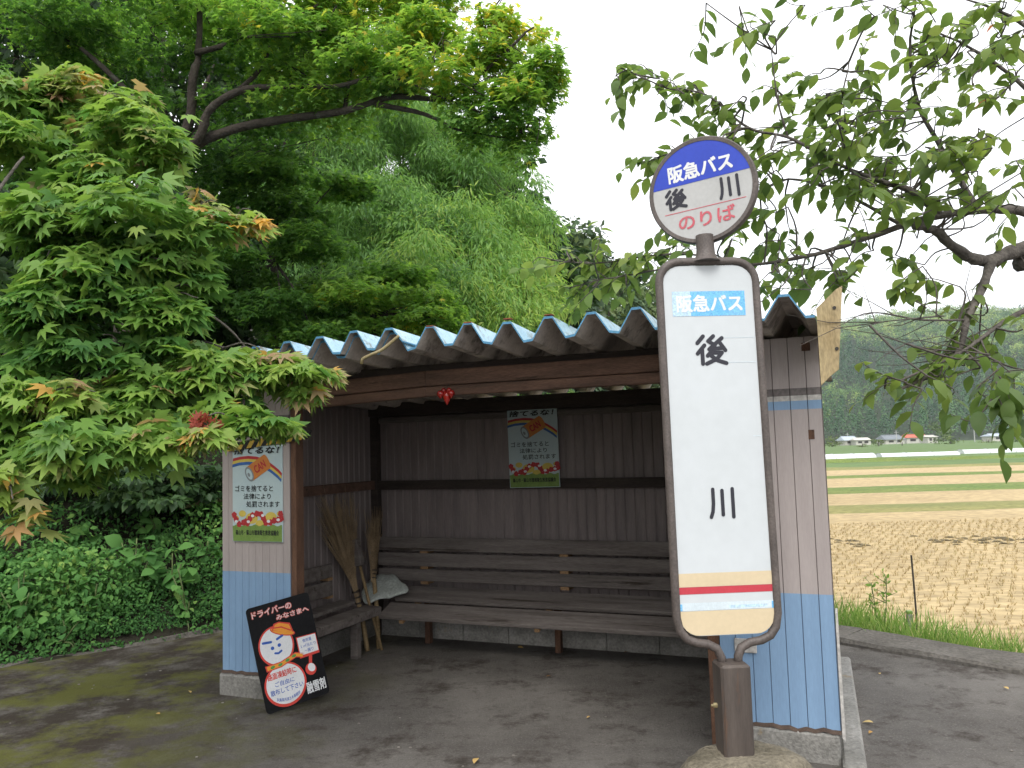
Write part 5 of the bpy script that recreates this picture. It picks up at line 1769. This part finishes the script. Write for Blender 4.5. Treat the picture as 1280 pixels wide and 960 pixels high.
# bare twigs low on the right
for k in range(26):
    P = ends[[4, 5, 16, 17, 18][k % 5]]
    o = P[int(rng.integers(len(P) // 5, int(len(P) * .8)))]
    e = o + np.array([-rng.uniform(.05, .4), rng.normal(0, .1), rng.uniform(-.10, .22)])
    mb.tube([o, (o + e) / 2 + rng.normal(0, .02, 3), e], [.003, .002, .001], 4, caps=False)
finish_tree('cherry_tree', 'cherry tree leaning in from the right with dark limbs and oval leaves', 'cherry tree', gb, mb, Lv, OVAL, cherry_l, M['greybark'])

# ---------------------------------------------------------------- undergrowth, grass, small plants
n = 190000
x = rng.uniform(-9.5, 1.5, n); y = rng.uniform(4.6, 13, n)
s1 = np.maximum((x + 2.543) * -.6223 + (y - 7.147) * .7825, -(x + 5.4))
k = (s1 > .03) & (rng.uniform(0, 1, n) < np.clip(1.3 - s1 / 2.2, .06, 1))
x, y, s1 = x[k], y[k], s1[k]
lump = np.sin(x * 3.1 + 1) * np.cos(y * 2.7) + np.sin(x * 7.3 - y * 5.1) * .5
x = np.concatenate([x, rng.uniform(-6, -1.2, 110000)]); y = np.concatenate([y, rng.uniform(4.8, 8.4, 110000)])
s1 = np.maximum((x + 2.543) * -.6223 + (y - 7.147) * .7825, -(x + 5.4))
k = (s1 > .02) & ((np.arange(len(x)) < len(x) - 110000) | (s1 < .55))
x, y, s1 = x[k], y[k], s1[k]
lump = np.sin(x * 3.1 + 1) * np.cos(y * 2.7) + np.sin(x * 7.3 - y * 5.1) * .5
hh = np.clip(.24 + .16 * lump, .04, .6) * np.clip(s1 * 2.2, .5, 1) * rng.uniform(.1, 1.25, len(x))
Lv = Leaves()
P = np.stack([x, y, hgt(x, y) + hh], 1)
Dd = rng.normal(0, .7, P.shape) + [.3, -.6, -.25]
Lv.add(P, Dd, rng.normal(0, .45, P.shape) + [.15, -.45, 1], rng.uniform(.022, .062, len(x)) * (1 + .3 * lump), .42 + .17 * lump + .25 * hh + rng.normal(0, .16, len(x)) - .05 * s1)
tag(Lv.build('undergrowth', OVAL, herb_l), 'low leafy undergrowth covering the bank behind the kerb', 'undergrowth', kind='stuff')

for lab, px, py, Yd, n_, sz in (('tall broad leaved weed on the bank left of the shelter', 168, 700, 7.2, 34, .16), ('second broad leaved weed on the bank beside the blue panel', 215, 715, 7.3, 30, .14), ('small broad leaved weed at the kerb left of the shelter', 120, 745, 6.9, 26, .10),
                                ('leafy weed at the foot of the bank by the left border', 30, 755, 6.5, 30, .12), ('bushy weed under the drooping maple sprays', 60, 690, 7.3, 36, .13), ('light green weed against the shelter panel', 256, 690, 7.7, 26, .10), ('low round leaved weed in the middle of the kerb line', 85, 790, 6.55, 34, .08), ('pale weed leaning over the kerb beside the blue panel', 235, 765, 7.15, 34, .08),
                                ('large dark leaved weed halfway up the left bank', 105, 690, 7.6, 34, .15), ('tall weed standing out against the dark shrubs', 195, 655, 7.9, 30, .13), ('weed with drooping leaves at the left border of the bank', 12, 700, 7.0, 34, .14)):
    p = at(px, py, Yd)
    g_ = np.array([p[0], p[1], float(hgt(p[0], p[1]))])
    mb, Lv = MB(), Leaves()
    for s_ in range(6):
        e = p + rng.normal(0, .09, 3) + [0, 0, rng.uniform(-.1, .12)]
        mb.tube(spline([g_ + rng.normal(0, .02, 3), (g_ + e) / 2 + [0.02, -.05, .03], e], 4), .006, 5)
        t_ = rng.uniform(.35, 1.05, n_ // 4)[:, None]
        C = g_ * (1 - t_) + e * t_ + rng.normal(0, .05, (n_ // 4, 3))
        Dd = rng.normal(0, .8, C.shape) + [0, -.4, -.25]
        Lv.add(C, Dd, rng.normal(0, .3, C.shape) + [0, -.5, 1], sz * rng.uniform(.6, 1.1, len(C)), .55 + rng.normal(0, .14, len(C)))
    WIDE = (OVAL[0] * [1, 1.45, 1], OVAL[1])
    finish_tree('weed_plant', lab, 'plant', tuple(g_), mb, Lv, WIDE, herb_l, M['culm'], 'weeds on the left bank', part='stem')

# fallen trunk lying on the bank
p0, p1 = np.array(A(224, 634, 8.0)), np.array(A(300, 622, 8.3))
lg = thing('fallen_log', 'pale fallen branch lying on the dark bank behind the shelter', 'log', tuple(p0))
MB().tube(spline([(0, 0, 0), tuple((p1 - p0) * .5 + [0, 0, .015]), tuple(p1 - p0)], 5), [.028] * 5 + [.024] * 6, 8).build('trunk', M['twig'], lg, smooth_=True)

# grass on the bank behind the right kerb
n = 150000
x, y = rng.uniform(-.2, 9.5, n), rng.uniform(1.0, 11, n)
s2 = (x - 2.342) * .7516 + (y - 6.1) * .6596
k = (s2 > .38) & (s2 < 2.6) & (y > 2)
x, y, s2 = x[k], y[k], s2[k]
Lv = Leaves()
Dd = rng.normal(0, .38, (len(x), 3)); Dd[:, 2] = 1
Lv.add(np.stack([x, y, hgt(x, y) - .02], 1), Dd, rng.normal(0, 1, (len(x), 3)), rng.uniform(.12, .36, len(x)) * (1 + .35 * np.sin(x * 4 + y * 3)) * np.clip(1.1 - .12 * s2, .4, 1.1) * np.clip(1.15 - (x - 2.2) * .42, .38, 1.15), rng.beta(2, 2, len(x)))
tag(Lv.build('grass', GRASS, grass_l), 'bright green grass along the outer side of the right kerb', 'grass', kind='stuff')
for lab, b_, tp in (('tall thin weed with seed head, left of a taller one, in the right grass', (1096, 795, 6.9), (1089, 728, 6.9)), ('taller weed with yellowish flower head in the right grass', (1104, 797, 6.8), (1108, 722, 6.8))):
    p0, p1 = np.array(A(*b_)), np.array(A(*tp))
    g_ = np.array([p0[0], p0[1], float(hgt(p0[0], p0[1]))])
    mb, Lv = MB(), Leaves()
    mb.tube(spline([g_, (p0 + p1) / 2 + [.01, 0, 0], p1], 5), [.006] * 5 + [.004] * 6, 5)
    for s_ in range(9):
        t_ = rng.uniform(.5, 1)
        q_ = p0 * (1 - t_) + p1 * t_
        e = q_ + np.array([rng.normal(0, .06), rng.normal(0, .05), .05])
        mb.tube([q_, e], [.003, .002], 4)
        Lv.add(np.array([e, e, q_]), rng.normal(0, 1, (3, 3)) + [0, 0, .3], rng.normal(0, 1, (3, 3)), np.array([.035, .03, .05]), np.array([.8, .9, .5]))
    finish_tree('weed_plant', lab, 'plant', tuple(g_), mb, Lv, OVAL, grass_l, M['culm'], 'weeds behind the right kerb', part='stem')
p0, p1 = np.array(A(1146, 792, 7.2)), np.array(A(1139, 694, 7.2))
g_ = np.array([p0[0], p0[1], float(hgt(p0[0], p0[1]))])
st_ = MB().tube(spline([(0, 0, -.05), tuple((p1 - g_) * .5 + [.008, 0, 0]), tuple(p1 - g_)], 4), .009, 6).build('stake', M['bark'], None, tuple(g_))
tag(st_, 'thin bare stake standing in the grass behind the right kerb', 'stake')
p0, p1 = np.array(A(1138, 790, 7.3)), np.array(A(1137, 763, 7.3))
g_ = np.array([p0[0], p0[1], float(hgt(p0[0], p0[1]))])
H = p1[2] - g_[2]
bm_ = thing('boundary_post', 'short grey green marker post in the grass beside the stake', 'post', tuple(g_))
MB().box((-.022, -.022, -.1), (.022, .022, H - .03), bev=.005).build('shaft', M['concrete'], bm_)
MB().box((-.024, -.024, H - .0295), (.024, .024, H), bev=.006).build('cap', M['pgreen'], bm_)

# fallen leaves and grit on the asphalt
fall_m = leafmat('fallen_leaf', [(0, (.14, .07, .03)), (.5, (.42, .24, .07)), (1, (.55, .40, .16))], trans=.1, rough=.7)
for lab, px, py, s_, c_ in (('curled tan leaf on the asphalt at the bottom edge', 597, 951, .06, .8), ('large pale leaf on the asphalt right of the shelter', 1092, 906, .055, .95), ('rusty leaf beside the large pale one', 1090, 917, .035, .45),
                            ('tan leaf lying far right on the asphalt', 1261, 864, .045, .85), ('small leaf on the asphalt near the shelter corner', 1100, 845, .035, .9), ('yellow leaf on the shelter floor near the bench leg', 647, 811, .045, .7),
                            ('dark red leaf on the shelter floor right of the bench leg', 780, 818, .05, .1), ('tiny brown leaf in the middle of the shelter floor', 683, 848, .04, .1), ('pale leaf on the mossy asphalt at lower left', 236, 866, .04, .9), ('tan leaf on the asphalt before the notice board', 200, 895, .035, .6),
                            ('small tan leaf left of the rock base', 738, 898, .03, .75)):
    p = at(px, py, 1.0)
    dv = p - [0, 0, EYE]
    q_ = np.array([0, 0, EYE]) + dv * (EYE / -dv[2])
    lv = leaf_mesh('fallen_leaf', np.array([[0, 0, .012]]), np.array([[rng.normal(), rng.normal(), .12]]), np.array([[rng.normal(0, .2), rng.normal(0, .2), 1]]), s_, np.array([c_]), OVAL, fall_m, None)
    lv.location = tuple(q_)
    tag(lv, lab, 'leaf', 'fallen leaves on the asphalt')
m = MB()
for i in range(130):
    px_, py_ = rng.uniform(-3.2, 4.2), rng.uniform(1.8, 6.0)
    r = rng.uniform(.003, .008)
    m.box((px_ - r, py_ - r * .7, .0), (px_ + r, py_ + r * .7, r * .8), bev=r * .3)
tag(m.build('grit', pm('grit', (.24, .22, .19), (.14, .125, .11), scale=30)), 'scattered grit on the asphalt forecourt', 'grit', kind='stuff')

# ---------------------------------------------------------------- humid air
m = MB()
m.box((-760, -75, -12), (1400, 1560, 210))
hz = bpy.data.materials.new('haze')
hz.use_nodes = True
hz.node_tree.nodes.clear()
pv = hz.node_tree.nodes.new('ShaderNodeVolumePrincipled')
pv.inputs['Color'].default_value = (.86, .92, 1.0, 1)
pv.inputs['Density'].default_value = .00016
pv.inputs['Anisotropy'].default_value = .2
oo = hz.node_tree.nodes.new('ShaderNodeOutputMaterial')
hz.node_tree.links.new(pv.outputs[0], oo.inputs['Volume'])
hzo = tag(m.build('haze', hz), 'thin pale haze over the valley', 'haze', kind='stuff')
